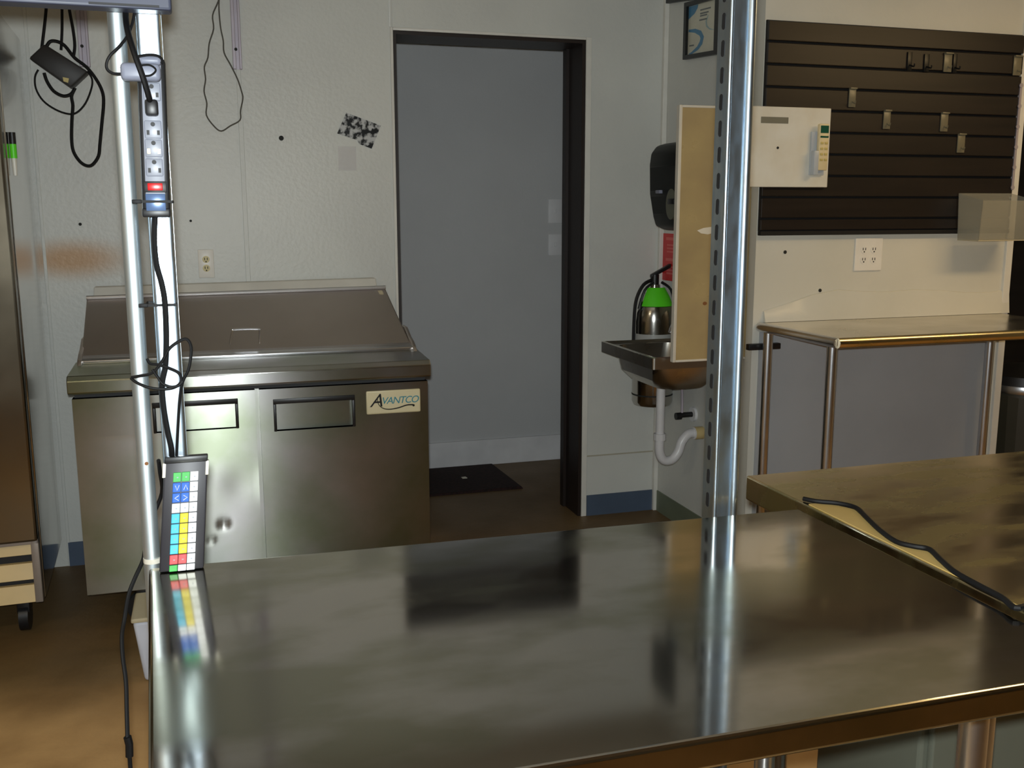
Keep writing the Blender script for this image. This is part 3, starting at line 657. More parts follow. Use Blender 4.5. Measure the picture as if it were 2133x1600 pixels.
# cord hanging off the table's left end
hc = thing('hanging_cord', 'black cord hanging past the left end of the foreground table', 'cord', (-0.14, 1.66, 0.6))
obj('cable', G().tube([(-0.0925, 1.684, 1.03), (-0.0926, 1.705, 1.005), (-0.0935, 1.738, 0.96), (-0.112, 1.742, 0.915)] + [(-0.125, 1.735, 0.869), (-0.13, 1.72, 0.849), (-0.143, 1.7, 0.826), (-0.154, 1.69, 0.801), (-0.162, 1.68, 0.764), (-0.166, 1.66, 0.743), (-0.165, 1.64, 0.714), (-0.161, 1.62, 0.681), (-0.161, 1.6, 0.64), (-0.161, 1.58, 0.601)], 0.0034, 8), 'cord', hc)
ce = [(-0.161, 1.58, 0.605), (-0.159, 1.58, 0.592), (-0.16, 1.58, 0.571), (-0.16, 1.58, 0.546)]
obj('connector', G().tube([ce[0], ce[1], ce[2]], 0.0062, 10, smooth=False).tube([ce[2], ce[3]], 0.0034, 8), 'cord', hc)

# ============================================================ white bin on the floor by the prep fridge
bn = thing('plastic_bin', 'white tapered plastic bin on the floor in front of the prep fridge', 'bin', (-0.14, 3.15, 0))
g = G(); bx0 = -0.268
g.hexa([(bx0+0.018, 3.06, 0.0), (0.0, 3.06, 0.0), (0.0, 3.22, 0.0), (bx0+0.018, 3.22, 0.0), (bx0-0.004, 3.04, 0.205), (0.03, 3.04, 0.205), (0.03, 3.25, 0.205), (bx0-0.004, 3.25, 0.205)], 0.012, 3)
obj('body', g, 'bin', bn)
obj('lid', G().box(bx0-0.008, 0.034, 3.034, 3.256, 0.203, 0.218, 0.005, 2), 'bintan', bn)

# ============================================================ things on the door wall
def outlet(name, plane, bx, cols, label):
    x0, x1, z0, z1 = bx
    t = thing(name, label, 'outlet', ((x0+x1)/2, plane, z0), 'wall outlets')
    obj('plate', G().box(x0, x1, plane-0.006, plane, z0, z1, 0.0025), 'outlet', t)
    for c in range(cols):
        cx = x0 + (x1-x0)*(c+0.5)/cols if cols == 1 else (x0+x1)/2 + (c-0.5)*(x1-x0)*0.36
        for s in (-1, 1):
            cz = (z0+z1)/2 + s*(z1-z0)*0.155
            so = obj('socket', G().disc((cx, plane-0.0060, cz), (z1-z0)*0.125, t=0.0016, seg=18), 'ivory' if cols == 1 else 'outlet', t)
            for k in (-1, 1):
                obj('slit', G().box(cx+k*(z1-z0)*0.045-0.0015, cx+k*(z1-z0)*0.045+0.0015, plane-0.0082, plane-0.0074, cz-0.003, cz+0.007), 'slotdark', so, smooth=False)
            obj('ground_hole', G().disc((cx, plane-0.0076, cz-0.009), 0.003, t=0.0006, seg=10), 'slotdark', so)
outlet('wall_outlet', YB, (-0.032, 0.029, 1.164, 1.278), 1, 'white duplex outlet above the prep fridge')
outlet('wall_outlet', YR, (2.469, 2.597, 1.192, 1.321), 2, 'wide four socket outlet below the dark slat boards')
for px, lab in ((0, 'dark screw hole just above the orange stain on the wall'), (1, 'small dark screw hole over the duplex outlet'), (2, 'largest dark screw hole left of the tilted photo')):
    p = [(-0.463, 4.23, 1.382), (-0.052, 4.23, 1.393), (0.317, 4.23, 1.723)][px]
    tag(obj('wall_hole', G().disc((p[0], YB, p[2]), (0.006, 0.005, 0.010)[px], t=0.002, seg=12), 'blob', smooth=False), lab, 'hole', 'dark holes in the door wall')
ph = [(0.583, 4.23, 1.83), (0.725, 4.23, 1.781), (0.684, 4.23, 1.687), (0.633, 4.23, 1.705), (0.625, 4.23, 1.721), (0.543, 4.23, 1.746)]
tag(obj('photo_print', G().prism([(p[0], p[2]) for p in ph], 'y', YB-0.004, YB-0.001), 'photo', smooth=False), 'black and white photo stuck askew left of the doorway', 'photo')
tp_ = (0.544, 0.619, 1.597, 1.695)
tag(obj('clear_pocket', G().box(tp_[0], tp_[1], YB-0.0015, YB-0.0004, tp_[2], tp_[3]), 'clear', smooth=False), 'clear plastic pocket under the tilted photo', 'pocket')
# wall standards
def standard(bx, label):
    x0, x1, z0, z1 = bx
    t = thing('shelf_standard', label, 'bracket', ((x0+x1)/2, YB, z0), 'metal shelf standards on the door wall')
    g = G(); g.box(x0, x1, YB-0.006, YB, z0, 2.72); g.box(x0, x0+0.013, YB-0.016, YB-0.005, z0, 2.72, 0.002); g.box(x1-0.010, x1, YB-0.016, YB-0.005, z0, 2.72, 0.002)
    obj('channel', g, 'wallstrip', t, smooth=False)
    obj('screw', G().disc((x0+0.0135, YB-0.016, z0+0.075), 0.006, t=0.003), 'blob', t)
standard((0.141, 0.176, 1.985, 2.248), 'metal shelf standard ending right of the thin grey cord loop')
standard((-0.421, -0.383, 1.972, 2.217), 'metal shelf standard behind the hanging black power brick')
lc = [(0.108, 4.2, 2.45), (0.099, 4.2, 2.257), (0.095, 4.2, 2.23), (0.073, 4.2, 2.181), (0.074, 4.2, 2.131), (0.055, 4.2, 2.076), (0.047, 4.2, 2.022), (0.032, 4.2, 1.986), (0.034, 4.2, 1.94), (0.026, 4.2, 1.895), (0.034, 4.2, 1.849), (0.03, 4.2, 1.804), (0.055, 4.2, 1.764), (0.083, 4.2, 1.744), (0.119, 4.2, 1.765), (0.157, 4.2, 1.788), (0.161, 4.2, 1.825), (0.172, 4.2, 1.872), (0.168, 4.2, 1.899), (0.155, 4.2, 1.945), (0.131, 4.2, 1.998), (0.109, 4.2, 2.043), (0.108, 4.2, 2.088), (0.101, 4.2, 2.132), (0.098, 4.2, 2.186), (0.099, 4.2, 2.23), (0.107, 4.2, 2.31), (0.114, 4.2, 2.451)]
tag(obj('cord_loop', G().tube(lc, 0.0032, 6), 'cordgrey'), 'thin grey cord hanging in a long loop on the wall', 'cord')
# power brick with its cords
pb = thing('power_brick', 'black power brick hanging tilted on its cords beside the tall fridge', 'power adapter', (-0.47, 4.15, 2.0))
bk = [(-0.58, 4.15, 1.981), (-0.524, 4.15, 2.034), (-0.383, 4.15, 1.942), (-0.447, 4.15, 1.881)]
g = G(); g.prism([(p[0], p[2]) for p in bk], 'y', 4.10, 4.18, 0.008); obj('case', g, 'brick', pb)
lb = [(-0.47, 4.09, 1.918), (-0.449, 4.09, 1.914), (-0.453, 4.09, 1.898), (-0.468, 4.09, 1.903)]
obj('label_spot', G().prism([(p[0], p[2]) for p in lb], 'y', 4.097, 4.101), 'ivory', pb, smooth=False)
for pts, r in (([(-0.501, 4.15, 2.295), (-0.51, 4.15, 2.195), (-0.52, 4.15, 2.127), (-0.536, 4.15, 2.042), (-0.541, 4.15, 2.018)], 0.0055), ([(-0.448, 4.13, 2.294), (-0.457, 4.13, 2.177), (-0.463, 4.13, 2.093), (-0.472, 4.13, 2.018)], 0.005), ([(-0.431, 4.13, 2.296), (-0.434, 4.13, 2.179), (-0.426, 4.13, 2.095), (-0.424, 4.13, 2.036), (-0.432, 4.13, 1.993)], 0.0055)):
    obj('cord', G().tube(pts, r, 8), 'cord', pb)
obj('cord', G().tube([(-0.521, 4.11, 2.02), (-0.505, 4.11, 2.043), (-0.482, 4.11, 2.045), (-0.456, 4.11, 2.031), (-0.426, 4.11, 1.99), (-0.387, 4.11, 1.958), (-0.357, 4.11, 1.916), (-0.339, 4.11, 1.873), (-0.337, 4.11, 1.83), (-0.349, 4.11, 1.751), (-0.36, 4.11, 1.681), (-0.368, 4.11, 1.637), (-0.391, 4.11, 1.605), (-0.413, 4.11, 1.601), (-0.436, 4.11, 1.618), (-0.454, 4.11, 1.653), (-0.457, 4.11, 1.697), (-0.451, 4.11, 1.766), (-0.444, 4.11, 1.818), (-0.446, 4.11, 1.853), (-0.432, 4.11, 1.882), (-0.447, 4.11, 1.86), (-0.474, 4.11, 1.852), (-0.505, 4.11, 1.868), (-0.525, 4.11, 1.901), (-0.533, 4.11, 1.932)], 0.0060, 8), 'cord', pb)
obj('cord', G().tube([(-0.553, 4.12, 1.944), (-0.566, 4.12, 1.918), (-0.566, 4.12, 1.876), (-0.545, 4.12, 1.834), (-0.506, 4.12, 1.804), (-0.463, 4.12, 1.789), (-0.433, 4.12, 1.795), (-0.401, 4.12, 1.829), (-0.377, 4.12, 1.882), (-0.372, 4.12, 1.917), (-0.386, 4.12, 1.945)], 0.0034, 8), 'cord', pb)

# hall: switches and mat
for bx, lab in (((1.837, 1.917, 1.36, 1.492), 'upper of the two pale switch plates beyond the doorway'), ((1.838, 1.919, 1.181, 1.299), 'lower of the two pale switch plates beyond the doorway')):
    t = thing('switch_plate', lab, 'switch', ((bx[0]+bx[1])/2, HALLY, bx[2]), 'switch plates on the hall wall')
    obj('plate', G().box(bx[0], bx[1], HALLY-0.006, HALLY, bx[2], bx[3], 0.002), 'whitebase', t)
    obj('toggle', G().box((bx[0]+bx[1])/2-0.006, (bx[0]+bx[1])/2+0.006, HALLY-0.014, HALLY-0.005, (bx[2]+bx[3])/2-0.01, (bx[2]+bx[3])/2+0.012, 0.002), 'whitebase', t)
tag(obj('door_mat', G().hexa([(0.75, 4.757, 0), (1.52, 4.757, 0), (1.50, 5.27, 0), (0.75, 5.27, 0), (0.755, 4.765, 0.012), (1.512, 4.765, 0.012), (1.493, 5.265, 0.012), (0.755, 5.265, 0.012)], 0.003), 'mat'), 'dark red brown mat on the floor beyond the doorway', 'mat')
db = (1.266, 5.012, 0.014)
tag(obj('paper_scrap', G().prism([(db[0]-0.012, db[1]-0.01), (db[0]+0.014, db[1]-0.012), (db[0]+0.010, db[1]+0.014), (db[0]-0.014, db[1]+0.01)], 'z', 0.012, 0.016), 'pale_mark', smooth=False), 'tiny pale scrap lying on the dark mat', 'scrap')

# ============================================================ hand sink corner
hs = thing('hand_sink', 'wall mounted stainless hand sink beside the tan board', 'sink', (1.84, 3.77, 0.6))
RZ = 0.862
x0, x1, y0, y1 = 1.645, XR-0.001, 3.492, 4.03
def ring(inset, z, bx=(x0, x1, y0, y1), rad=0.05, n=6):
    a, b2, c, d2 = bx[0]+inset, bx[1]-inset, bx[2]+inset, bx[3]-inset; out = []
    for cx, cy, st_ in ((b2-rad, d2-rad, 0), (a+rad, d2-rad, 90), (a+rad, c+rad, 180), (b2-rad, c+rad, 270)):
        for k in range(n+1):
            an = math.radians(st_+90*k/n); out.append((cx+rad*math.cos(an), cy+rad*math.sin(an), z))
    return out
def loft(g, rings, cap=True):
    V = [[g.bm.verts.new(p) for p in r] for r in rings]
    for P_, Q in zip(V, V[1:]):
        n = len(P_)
        for k in range(n): g.bm.faces.new((P_[k], P_[(k+1) % n], Q[(k+1) % n], Q[k]))
    if cap: g.bm.faces.new(V[-1])
    return V
g = G()
V = loft(g, [ring(0.0, RZ-0.045, rad=0.012), ring(0.0, RZ, rad=0.012), ring(0.012, RZ+0.002, rad=0.012), ring(0.016, RZ-0.008, rad=0.02), ring(0.05, RZ-0.010, rad=0.05), ring(0.062, RZ-0.10, rad=0.06), ring(0.09, RZ-0.135, rad=0.07)])
V2 = loft(g, [ring(0.0, RZ-0.045, rad=0.012), ring(0.045, RZ-0.050, rad=0.05), ring(0.055, RZ-0.11, rad=0.06), ring(0.085, RZ-0.145, rad=0.07)])
obj('basin', g, 'sink', hs, angle=45)
obj('backsplash', G().box(XR-0.014, XR-0.0005, y0, y1, RZ, RZ+0.14, 0.003), 'sink', hs)
fc = G().tube([(XR-0.03, 3.77, RZ+0.07), (XR-0.09, 3.77, RZ+0.11), (XR-0.15, 3.77, RZ+0.10), (XR-0.17, 3.77, RZ+0.06)], 0.011, 10)
obj('faucet', fc, 'chrome', hs)
dx, dy = 1.822, 3.78
dp = [(1.833, 3.78, 0.703), (1.839, 3.78, 0.476), (1.838, 3.78, 0.43), (1.865, 3.78, 0.37), (1.924, 3.78, 0.381), (1.95, 3.78, 0.432), (1.972, 3.78, 0.467), (2.023, 3.78, 0.476), (2.058, 3.78, 0.478)]
tz = [p[2] for p in dp]
g = G().tube([(dx, dy, RZ-0.15), (dx, dy, tz[1])], 0.019, 14, smooth=False)
obj('tailpipe', g, 'pvc', hs)
g = G().tube([(dx, dy, tz[1]), (dx, dy, tz[2]-0.02), (dx+0.02, dy, tz[3]), (dx+0.06, dy, tz[3]-0.002), (dx+0.09, dy, tz[4]+0.02), (dx+0.105, dy, tz[5]+0.012), (dx+0.135, dy, tz[7]), (XR-0.035, dy, tz[8])], 0.0205, 14)
obj('trap', g, 'pvc', hs)
for p, q in (((dx, dy, tz[1]+0.012), (dx, dy, tz[1]-0.016)), ((dx+0.16, dy, tz[8]), (dx+0.185, dy, tz[8]))):
    obj('slip_nut', G().cyl(p, q, 0.027, seg=12), 'pvc', hs, angle=20)
obj('pipe_stub', G().cyl((XR-0.04, dy, tz[8]), (XR, dy, tz[8]), 0.028, seg=16), 'pvcold', hs)
sv = [(2, 3.911, 0.507), (2, 3.812, 0.544)]
vy, vz = 3.86, sv[1][2]
obj('valve', G().cyl((XR-0.075, vy, vz), (XR-0.005, vy, vz), 0.012, seg=12).cyl((XR-0.09, vy, vz-0.004), (XR-0.065, vy, vz-0.004), 0.016, seg=12), 'black', hs)
obj('escutcheon', G().cyl((XR-0.012, vy, vz), (XR-0.0, vy, vz), 0.032, seg=18), 'pvc', hs)
obj('supply_line', G().tube([(XR-0.06, vy, vz+0.01), (XR-0.062, vy, vz+0.09), (XR-0.075, vy-0.01, vz+0.2), (XR-0.09, vy-0.02, RZ-0.06)], 0.006, 8), 'wallstrip', hs)

# splash board in front of the sink
PN = 3.445
pbx = [(1.716, 3.445, 1.811), (1.732, 3.445, 0.85), (1.713, 3.445, 0.847)]
sp = thing('splash_board', 'tan board with white edges standing out beside the hand sink', 'board', (1.86, PN, 0.84))
bx0 = (1.708, 3.445, 1.357)
bxz = [(1.775, 3.445, 1.818), (1.808, 3.445, 0.85)]
X0 = bx0[0]; Z1 = bxz[0][2]; Z0 = bxz[1][2]
obj('sheet', G().box(X0+0.012, XR-0.001, PN+0.002, PN+0.02, Z0+0.008, Z1-0.008), 'panel', sp, smooth=False)
g = G(); g.box(X0, X0+0.013, PN, PN+0.024, Z0, Z1, 0.002); g.box(X0+0.013, XR-0.001, PN, PN+0.024, Z1-0.009, Z1, 0.002); g.box(X0+0.013, XR-0.001, PN, PN+0.024, Z0, Z0+0.009, 0.002)
obj('edge_trim', g, 'paneledge', sp)
for p, rr, m_ in (((1.881, 3.447, 1.176), 0.008, 'rust'), ((1.839, 3.447, 1.076), 0.007, 'rust'), ((1.876, 3.447, 1.075), 0.005, 'rust')):
    obj('rust_spot', G().disc((p[0], PN+0.0025, p[2]), rr, t=0.001, sx=1.3), m_, sp, smooth=False)
sm = [(1.796, 3.447, 1.356), (1.822, 3.447, 1.365), (1.853, 3.447, 1.369), (1.88, 3.447, 1.359), (1.874, 3.447, 1.348), (1.842, 3.447, 1.341), (1.813, 3.447, 1.345)]
obj('pale_mark', G().prism([(p[0], p[2]) for p in sm], 'y', PN+0.0012, PN+0.0026), 'pale_mark', sp, smooth=False)  # pale shape painted on where the glossy board shows a reflected streak

# towel dispenser on the return wall
td = thing('towel_dispenser', 'black paper towel dispenser on the wall above the hand sink', 'dispenser', (1.9, 3.76, 1.35))
dz = [(1.787, 3.75, 1.711), (1.797, 3.75, 1.347), (1.732, 3.75, 1.543)]
dX = 1.812
zt_, zb_ = dz[0][2], dz[1][2]; hgt = zt_-zb_
prof = [(XR-0.001, zb_), (dX+0.085, zb_), (dX+0.035, zb_+hgt*0.05), (dX+0.022, zb_+hgt*0.16), (dX+0.004, zb_+hgt*0.42), (dX, zb_+hgt*0.75), (dX+0.006, zb_+hgt*0.88), (dX+0.03, zb_+hgt*0.965), (dX+0.075, zb_+hgt), (XR-0.001, zb_+hgt)]
g = G(); g.prism(prof, 'y', 3.62, 3.93, 0.012, 3); cv = obj('cover', g, 'dispenser', td, angle=50)
wn = obj('window', G().disc((dX+0.016, 3.715, zb_+hgt*0.30), 0.062, n=(-1, 0, 0), t=0.014, sx=0.75, seg=28), 'dispwin', td)
obj('feed_lever', G().box(dX-0.012, dX+0.02, 3.66, 3.72, zb_+hgt*0.30, zb_+hgt*0.36, 0.003), 'black', td)
obj('side_latch', G().box(dX-0.010, dX+0.012, 3.80, 3.84, zb_+hgt*0.42, zb_+hgt*0.46, 0.003), 'greyplastic', td)

# red sign
rs = [(2.025, 4.216, 1.327), (2.025, 4.068, 1.33), (2.025, 4.203, 1.113)]
g = thing('red_sign', 'red instruction sign on the wall above the fire extinguisher', 'sign', (XR, 4.0, rs[2][2]))
ya, yb_ = rs[0][1], rs[1][1]-0.06
obj('plate', G().box(XR-0.004, XR-0.0005, yb_, ya, rs[2][2], rs[0][2], 0.0008), 'redsign', g)
H = rs[0][2]-rs[2][2]
for fr, hh, inset in ((0.86, 0.06, 0.02), (0.74, 0.035, 0.03), (0.67, 0.035, 0.03), (0.60, 0.035, 0.03), (0.42, 0.06, 0.02), (0.28, 0.035, 0.03), (0.21, 0.035, 0.03), (0.14, 0.035, 0.03)):
    obj('print_line', G().box(XR-0.0046, XR-0.0038, yb_+inset, ya-inset-0.02, rs[2][2]+H*fr, rs[2][2]+H*(fr+hh)), 'signwhite', g, smooth=False)

# fire extinguisher
ex = thing('fire_extinguisher', 'polished steel fire extinguisher with lime tag behind the hand sink', 'fire extinguisher', (1.93, 4.13, 0.5))
ey = 4.128
ez = [(1.938, 4.1, 0.542), (1.927, 4.1, 0.954), (1.926, 4.1, 0.998), (1.924, 4.1, 1.059), (1.923, 4.1, 1.107)]
e0 = (1.851, 4.128, 0.778)
er = 0.094; exx = e0[0]+er
zz_ = [p[2] for p in ez]
prof = [(er*0.5, zz_[0]), (er*0.92, zz_[0]+0.004), (er, zz_[0]+0.02), (er, zz_[1]-0.02), (er*0.96, zz_[1]+0.02), (er*0.82, zz_[2]+0.02), (er*0.55, zz_[2]+0.055), (er*0.30, zz_[3]+0.01), (er*0.26, zz_[3]+0.04)]
obj('cylinder', G().lathe((exx, ey), prof, 32), 'extsteel', ex)
lg = G(); lg.lathe((exx, ey), [(er+0.0012, zz_[0]+0.16), (er+0.0012, zz_[1]-0.075)], 32)
obj('label_band', lg, 'extlabel', ex)
bl_ = (1.807, 1.844, 0.875, 0.918)
obj('label_print', G().box(exx-er*0.62, exx-er*0.38, ey-er*0.93-0.004, ey-er*0.78, zz_[1]-0.15, zz_[1]-0.10), 'blob', ex, smooth=False)
obj('base_band', G().lathe((exx, ey), [(er+0.001, zz_[0]+0.05), (er+0.001, zz_[0]+0.056)], 32), 'blob', ex)
tgz = [(1.915, 4.04, 1.081), (1.916, 4.04, 1.013)]
g = G(); rows_ = []
for fz, fr in ((0.0, 0.92), (0.5, 0.74), (1.0, 0.50)):
    zq = tgz[1][2] - 0.008 + fz*(tgz[0][2]-tgz[1][2]+0.014)
    rows_.append([g.bm.verts.new((exx+er*fr*math.cos(math.radians(t_)), ey+er*fr*math.sin(math.radians(t_)), zq)) for t_ in range(205, 331, 15)])
for A2, B2 in zip(rows_, rows_[1:]):
    for k in range(len(A2)-1): g.bm.faces.new((A2[k], A2[k+1], B2[k+1], B2[k]))
obj('tag', g, 'lime', ex)
for s_ in (-1, 1):
    obj('strap', G().tube([(exx+s_*0.02, ey-0.03, tgz[0][2]+0.03), (exx+s_*0.065, ey-0.035, tgz[0][2]-0.005), (exx+s_*0.090, ey-0.03, tgz[1][2]-0.02)], 0.006, 8), 'black', ex)
nz_ = zz_[3]+0.04
obj('valve_head', G().cyl((exx, ey, nz_), (exx, ey, nz_+0.045), 0.02, seg=14), 'black', ex)
obj('handle', G().hexa([(exx-0.02, ey-0.012, nz_+0.03), (exx+0.075, ey-0.012, nz_+0.075), (exx+0.075, ey+0.012, nz_+0.075), (exx-0.02, ey+0.012, nz_+0.03), (exx-0.02, ey-0.012, nz_+0.045), (exx+0.075, ey-0.012, nz_+0.093), (exx+0.075, ey+0.012, nz_+0.093), (exx-0.02, ey+0.012, nz_+0.045)], 0.003), 'black', ex)
obj('hose', G().tube([(exx-0.015, ey, nz_+0.02), (exx-0.06, ey-0.01, nz_+0.0), (exx-0.092, ey-0.01, nz_-0.06), (exx-0.102, ey-0.01, nz_-0.14), (exx-0.104, ey-0.01, nz_-0.3)], 0.008, 10), 'black', ex)
obj('wall_bracket', G().box(exx-0.02, exx+0.02, ey+er*0.7, YB, zz_[1]-0.08, zz_[1]-0.02), 'black', ex)

# framed certificate and the frame above it, on the return wall
FXp = XR
fb = [(2.025, 4.031, 2.07), (2.025, 3.727, 2.05), (2.025, 4.046, 2.303)]
cf = thing('picture_frame', 'black framed certificate with blue arcs on the wall beside the slotted post', 'frame', (FXp, 3.85, 2.05))
yA, yB2 = fb[0][1], fb[1][1]; zA, zB2 = fb[0][2], fb[1][2]; hF = fb[2][2]-fb[0][2]
def fpt(u, v, d=0.0): return (FXp-0.001-d, yA+(yB2-yA)*u, zA+(zB2-zA)*u+hF*v)
def fbox(u0, u1, v0, v1, d0, d1):
    return G().hexa([fpt(u0, v0, d0), fpt(u1, v0, d0), fpt(u1, v0, d1), fpt(u0, v0, d1), fpt(u0, v1, d0), fpt(u1, v1, d0), fpt(u1, v1, d1), fpt(u0, v1, d1)])
for nm, a in (('frame_side', (0, 0.075, 0, 1)), ('frame_side', (0.90, 1, 0, 1)), ('frame_rail', (0.075, 0.90, 0, 0.075)), ('frame_rail', (0.075, 0.90, 0.925, 1))):
    obj(nm, fbox(*a, 0, 0.018), 'frameblack', cf, smooth=False)
pp = obj('certificate', fbox(0.075, 0.90, 0.075, 0.925, 0, 0.006), 'paper', cf, smooth=False)
def ribbon(pts, w_, m_, d=0.0066):
    g = G(); L_ = []
    for i, (u, v) in enumerate(pts):
        a = pts[max(i-1, 0)]; b2 = pts[min(i+1, len(pts)-1)]; tx, ty = b2[0]-a[0], b2[1]-a[1]; n_ = math.hypot(tx, ty) or 1
        ww = w_*math.sin(PI*(0.12+0.88*i/(len(pts)-1))) if i else w_*0.4
        L_.append((g.bm.verts.new(fpt(u-ty/n_*ww, v+tx/n_*ww, d)), g.bm.verts.new(fpt(u+ty/n_*ww, v-tx/n_*ww, d))))
    for p, q in zip(L_, L_[1:]): g.bm.faces.new((p[0], q[0], q[1], p[1]))
    obj('printed_arc', g, m_, pp, smooth=False)
ribbon([(0.09, 0.50), (0.28, 0.48), (0.44, 0.42), (0.50, 0.34), (0.47, 0.25), (0.38, 0.17), (0.20, 0.10), (0.10, 0.09)], 0.05, 'artblue')
ribbon([(0.66, 0.70), (0.60, 0.60), (0.62, 0.52), (0.70, 0.46), (0.86, 0.42)], 0.02, 'artpale')
g = G(); g.poly([fpt(0.08, 0.92, 0.0066), fpt(0.36, 0.92, 0.0066), fpt(0.34, 0.86, 0.0066), fpt(0.26, 0.78, 0.0066), fpt(0.08, 0.70, 0.0066)])
obj('printed_corner', g, 'artblue', pp, smooth=False)
for v, a, b2 in ((0.80, 0.42, 0.72), (0.74, 0.42, 0.66), (0.70, 0.42, 0.62), (0.63, 0.40, 0.62), (0.22, 0.12, 0.26)):
    obj('print_line', fbox(a, b2, v, v+0.025, 0.006, 0.0066), 'inkgrey', pp, smooth=False)
f2 = [(2.025, 4.21, 2.334), (2.025, 3.966, 2.304)]
uf = thing('picture_frame', 'dark frame cut off by the top of the photo', 'frame', (FXp, 4.1, f2[0][2]))
obj('frame_rail', G().hexa([(XR-0.02, f2[1][1], f2[1][2]), (XR-0.001, f2[1][1], f2[1][2]), (XR-0.001, f2[0][1], f2[0][2]), (XR-0.02, f2[0][1], f2[0][2]), (XR-0.02, f2[1][1], f2[1][2]+0.03), (XR-0.001, f2[1][1], f2[1][2]+0.03), (XR-0.001, f2[0][1], f2[0][2]+0.03), (XR-0.02, f2[0][1], f2[0][2]+0.03)]), 'frameblack', uf, smooth=False)
obj('panel', G().box(XR-0.012, XR-0.001, f2[1][1], f2[0][1], max(f2[0][2], f2[1][2])+0.03, max(f2[0][2], f2[1][2])+0.26), 'frameblack', uf, smooth=False)

# ============================================================ slat wall
SLY = YR-0.022
sr = [(2.024, 3.378, 2.131), (2.062, 3.378, 1.354), (3.161, 3.378, 2.121), (3.025, 3.378, 1.35)]
sb = thing('slat_wall', 'dark brown slat wall panel of horizontal boards', 'slat wall', (2.6, SLY, sr[1][2]))
sx0, sx1 = XR+0.004, 3.200
zT, zBt = (sr[0][2]+sr[2][2])/2, (sr[1][2]+sr[3][2])/2
obj('backing', G().box(sx0, sx1, YR-0.008, YR-0.0005, zBt, zT), 'slatback', sb, smooth=False)
gz = [(2.109, 3.378, 2.049), (2.113, 3.378, 1.972), (2.117, 3.378, 1.893)]
pitch_ = 0.0812
edges = [zT] + [gz[0][2]-k*pitch_ for k in range(0, 30) if gz[0][2]-k*pitch_ > zBt+0.03] + [zBt]
for a, b2 in zip(edges, edges[1:]):
    obj('slat', G().box(sx0, sx1, SLY, YR-0.008, b2+0.004, a-0.004, 0.0022, 1), 'slat', sb, smooth=False)
obj('base_rail', G().box(sx0, sx1, SLY-0.002, YR-0.0005, zBt-0.016, zBt, 0.002), 'slatback', sb)
# end strip with screws
es = thing('edge_strip', 'pale metal strip with screws along the end of the slat wall', 'strip', (3.2, SLY, zBt))
obj('strip', G().box(3.192, 3.202, SLY-0.004, SLY+0.004, zBt+0.16, zBt+0.58), 'wallstrip', es, smooth=False)
for k in range(6): obj('screw', G().disc((3.195, SLY-0.003, zBt+0.17+k*0.0812), 0.009, t=0.004, seg=12), 'wallstrip', es)
hk = [((2.386, 2.416, 1.821, 1.889), 'leftmost of the four lower clear plastic hooks on the slat wall'), ((2.548, 2.579, 1.743, 1.811), 'second from left of the four lower clear plastic hooks on the slat wall'), ((2.816, 2.85, 1.739, 1.809), 'third from left of the four lower clear plastic hooks on the slat wall'), ((2.904, 2.939, 1.658, 1.729), 'rightmost and lowest of the four lower clear plastic hooks on the slat wall'), ((2.812, 2.848, 1.967, 2.036), 'clear plastic slat hook on the second board, beside dark hooks'), ((3.149, 3.187, 1.966, 2.039), 'clear plastic slat hook by the right end of the slat wall')]
for bx, lab in hk:
    t = thing('slat_hook', lab, 'hook', ((bx[0]+bx[1])/2, SLY, bx[2]), 'clear hooks on the slat wall')
    obj('plate', G().box(bx[0], bx[1], SLY-0.006, SLY-0.001, bx[2], bx[3], 0.001), 'hook', t)
    obj('lip', G().box(bx[0], bx[1], SLY-0.014, SLY-0.001, bx[3]-0.002, bx[3]+0.004, 0.001), 'hook', t)
    obj('arm', G().tube([((bx[0]+bx[1])/2, SLY-0.006, bx[2]+0.02), ((bx[0]+bx[1])/2, SLY-0.022, bx[2]+0.012), ((bx[0]+bx[1])/2, SLY-0.026, bx[2]+0.022)], 0.0025, 6), 'hook', t)
dk = [((2.641, 2.661, 1.966, 2.035), 'black slat hook leftmost in the row on the second board'), ((2.719, 2.742, 1.963, 2.031), 'black slat hook in the middle of the row on the second board'), ((2.855, 2.873, 1.965, 2.037), 'black slat hook right of the clear hook on the second board')]
for bx, lab in dk:
    t = thing('slat_hook', lab, 'hook', ((bx[0]+bx[1])/2, SLY, bx[2]), 'black hooks on the slat wall')
    obj('plate', G().box(bx[0], bx[1], SLY-0.006, SLY-0.001, bx[2], bx[3], 0.001), 'frameblack', t)
    obj('arm', G().tube([((bx[0]+bx[1])/2, SLY-0.006, bx[2]+0.02), ((bx[0]+bx[1])/2, SLY-0.03, bx[2]+0.012), ((bx[0]+bx[1])/2, SLY-0.034, bx[2]+0.022)], 0.003, 6), 'frameblack', t)
# white board with remote
wb = (1.959, 2.303, 1.518, 1.813)
WY = SLY-0.016
wt = thing('white_board', 'white plastic board hung on the dark slat wall', 'board', ((wb[0]+wb[1])/2, WY, wb[2]))
obj('sheet', G().box(wb[0], wb[1], WY, SLY-0.0005, wb[2], wb[3], 0.003), 'whiteboard', wt)
s1 = (2.002, 2.118, 1.752, 1.775)
obj('sticker', G().box(s1[0], s1[1], WY-0.0012, WY, s1[2], s1[3]), 'stick', wt, smooth=False)
s2 = (2.078, 3.362, 1.663)
obj('hole', G().disc((s2[0], WY, s2[2]), 0.005, t=0.0008), 'blob', wt)
rm = (2.237, 2.279, 1.581, 1.753)
rt_ = thing('remote_control', 'cream remote control with green display on the white board', 'remote', ((rm[0]+rm[1])/2, WY, rm[2]))
obj('body', G().box(rm[0], rm[1], WY-0.030, WY-0.012, rm[2], rm[3], 0.004), 'remote', rt_)
hgt2 = rm[3]-rm[2]
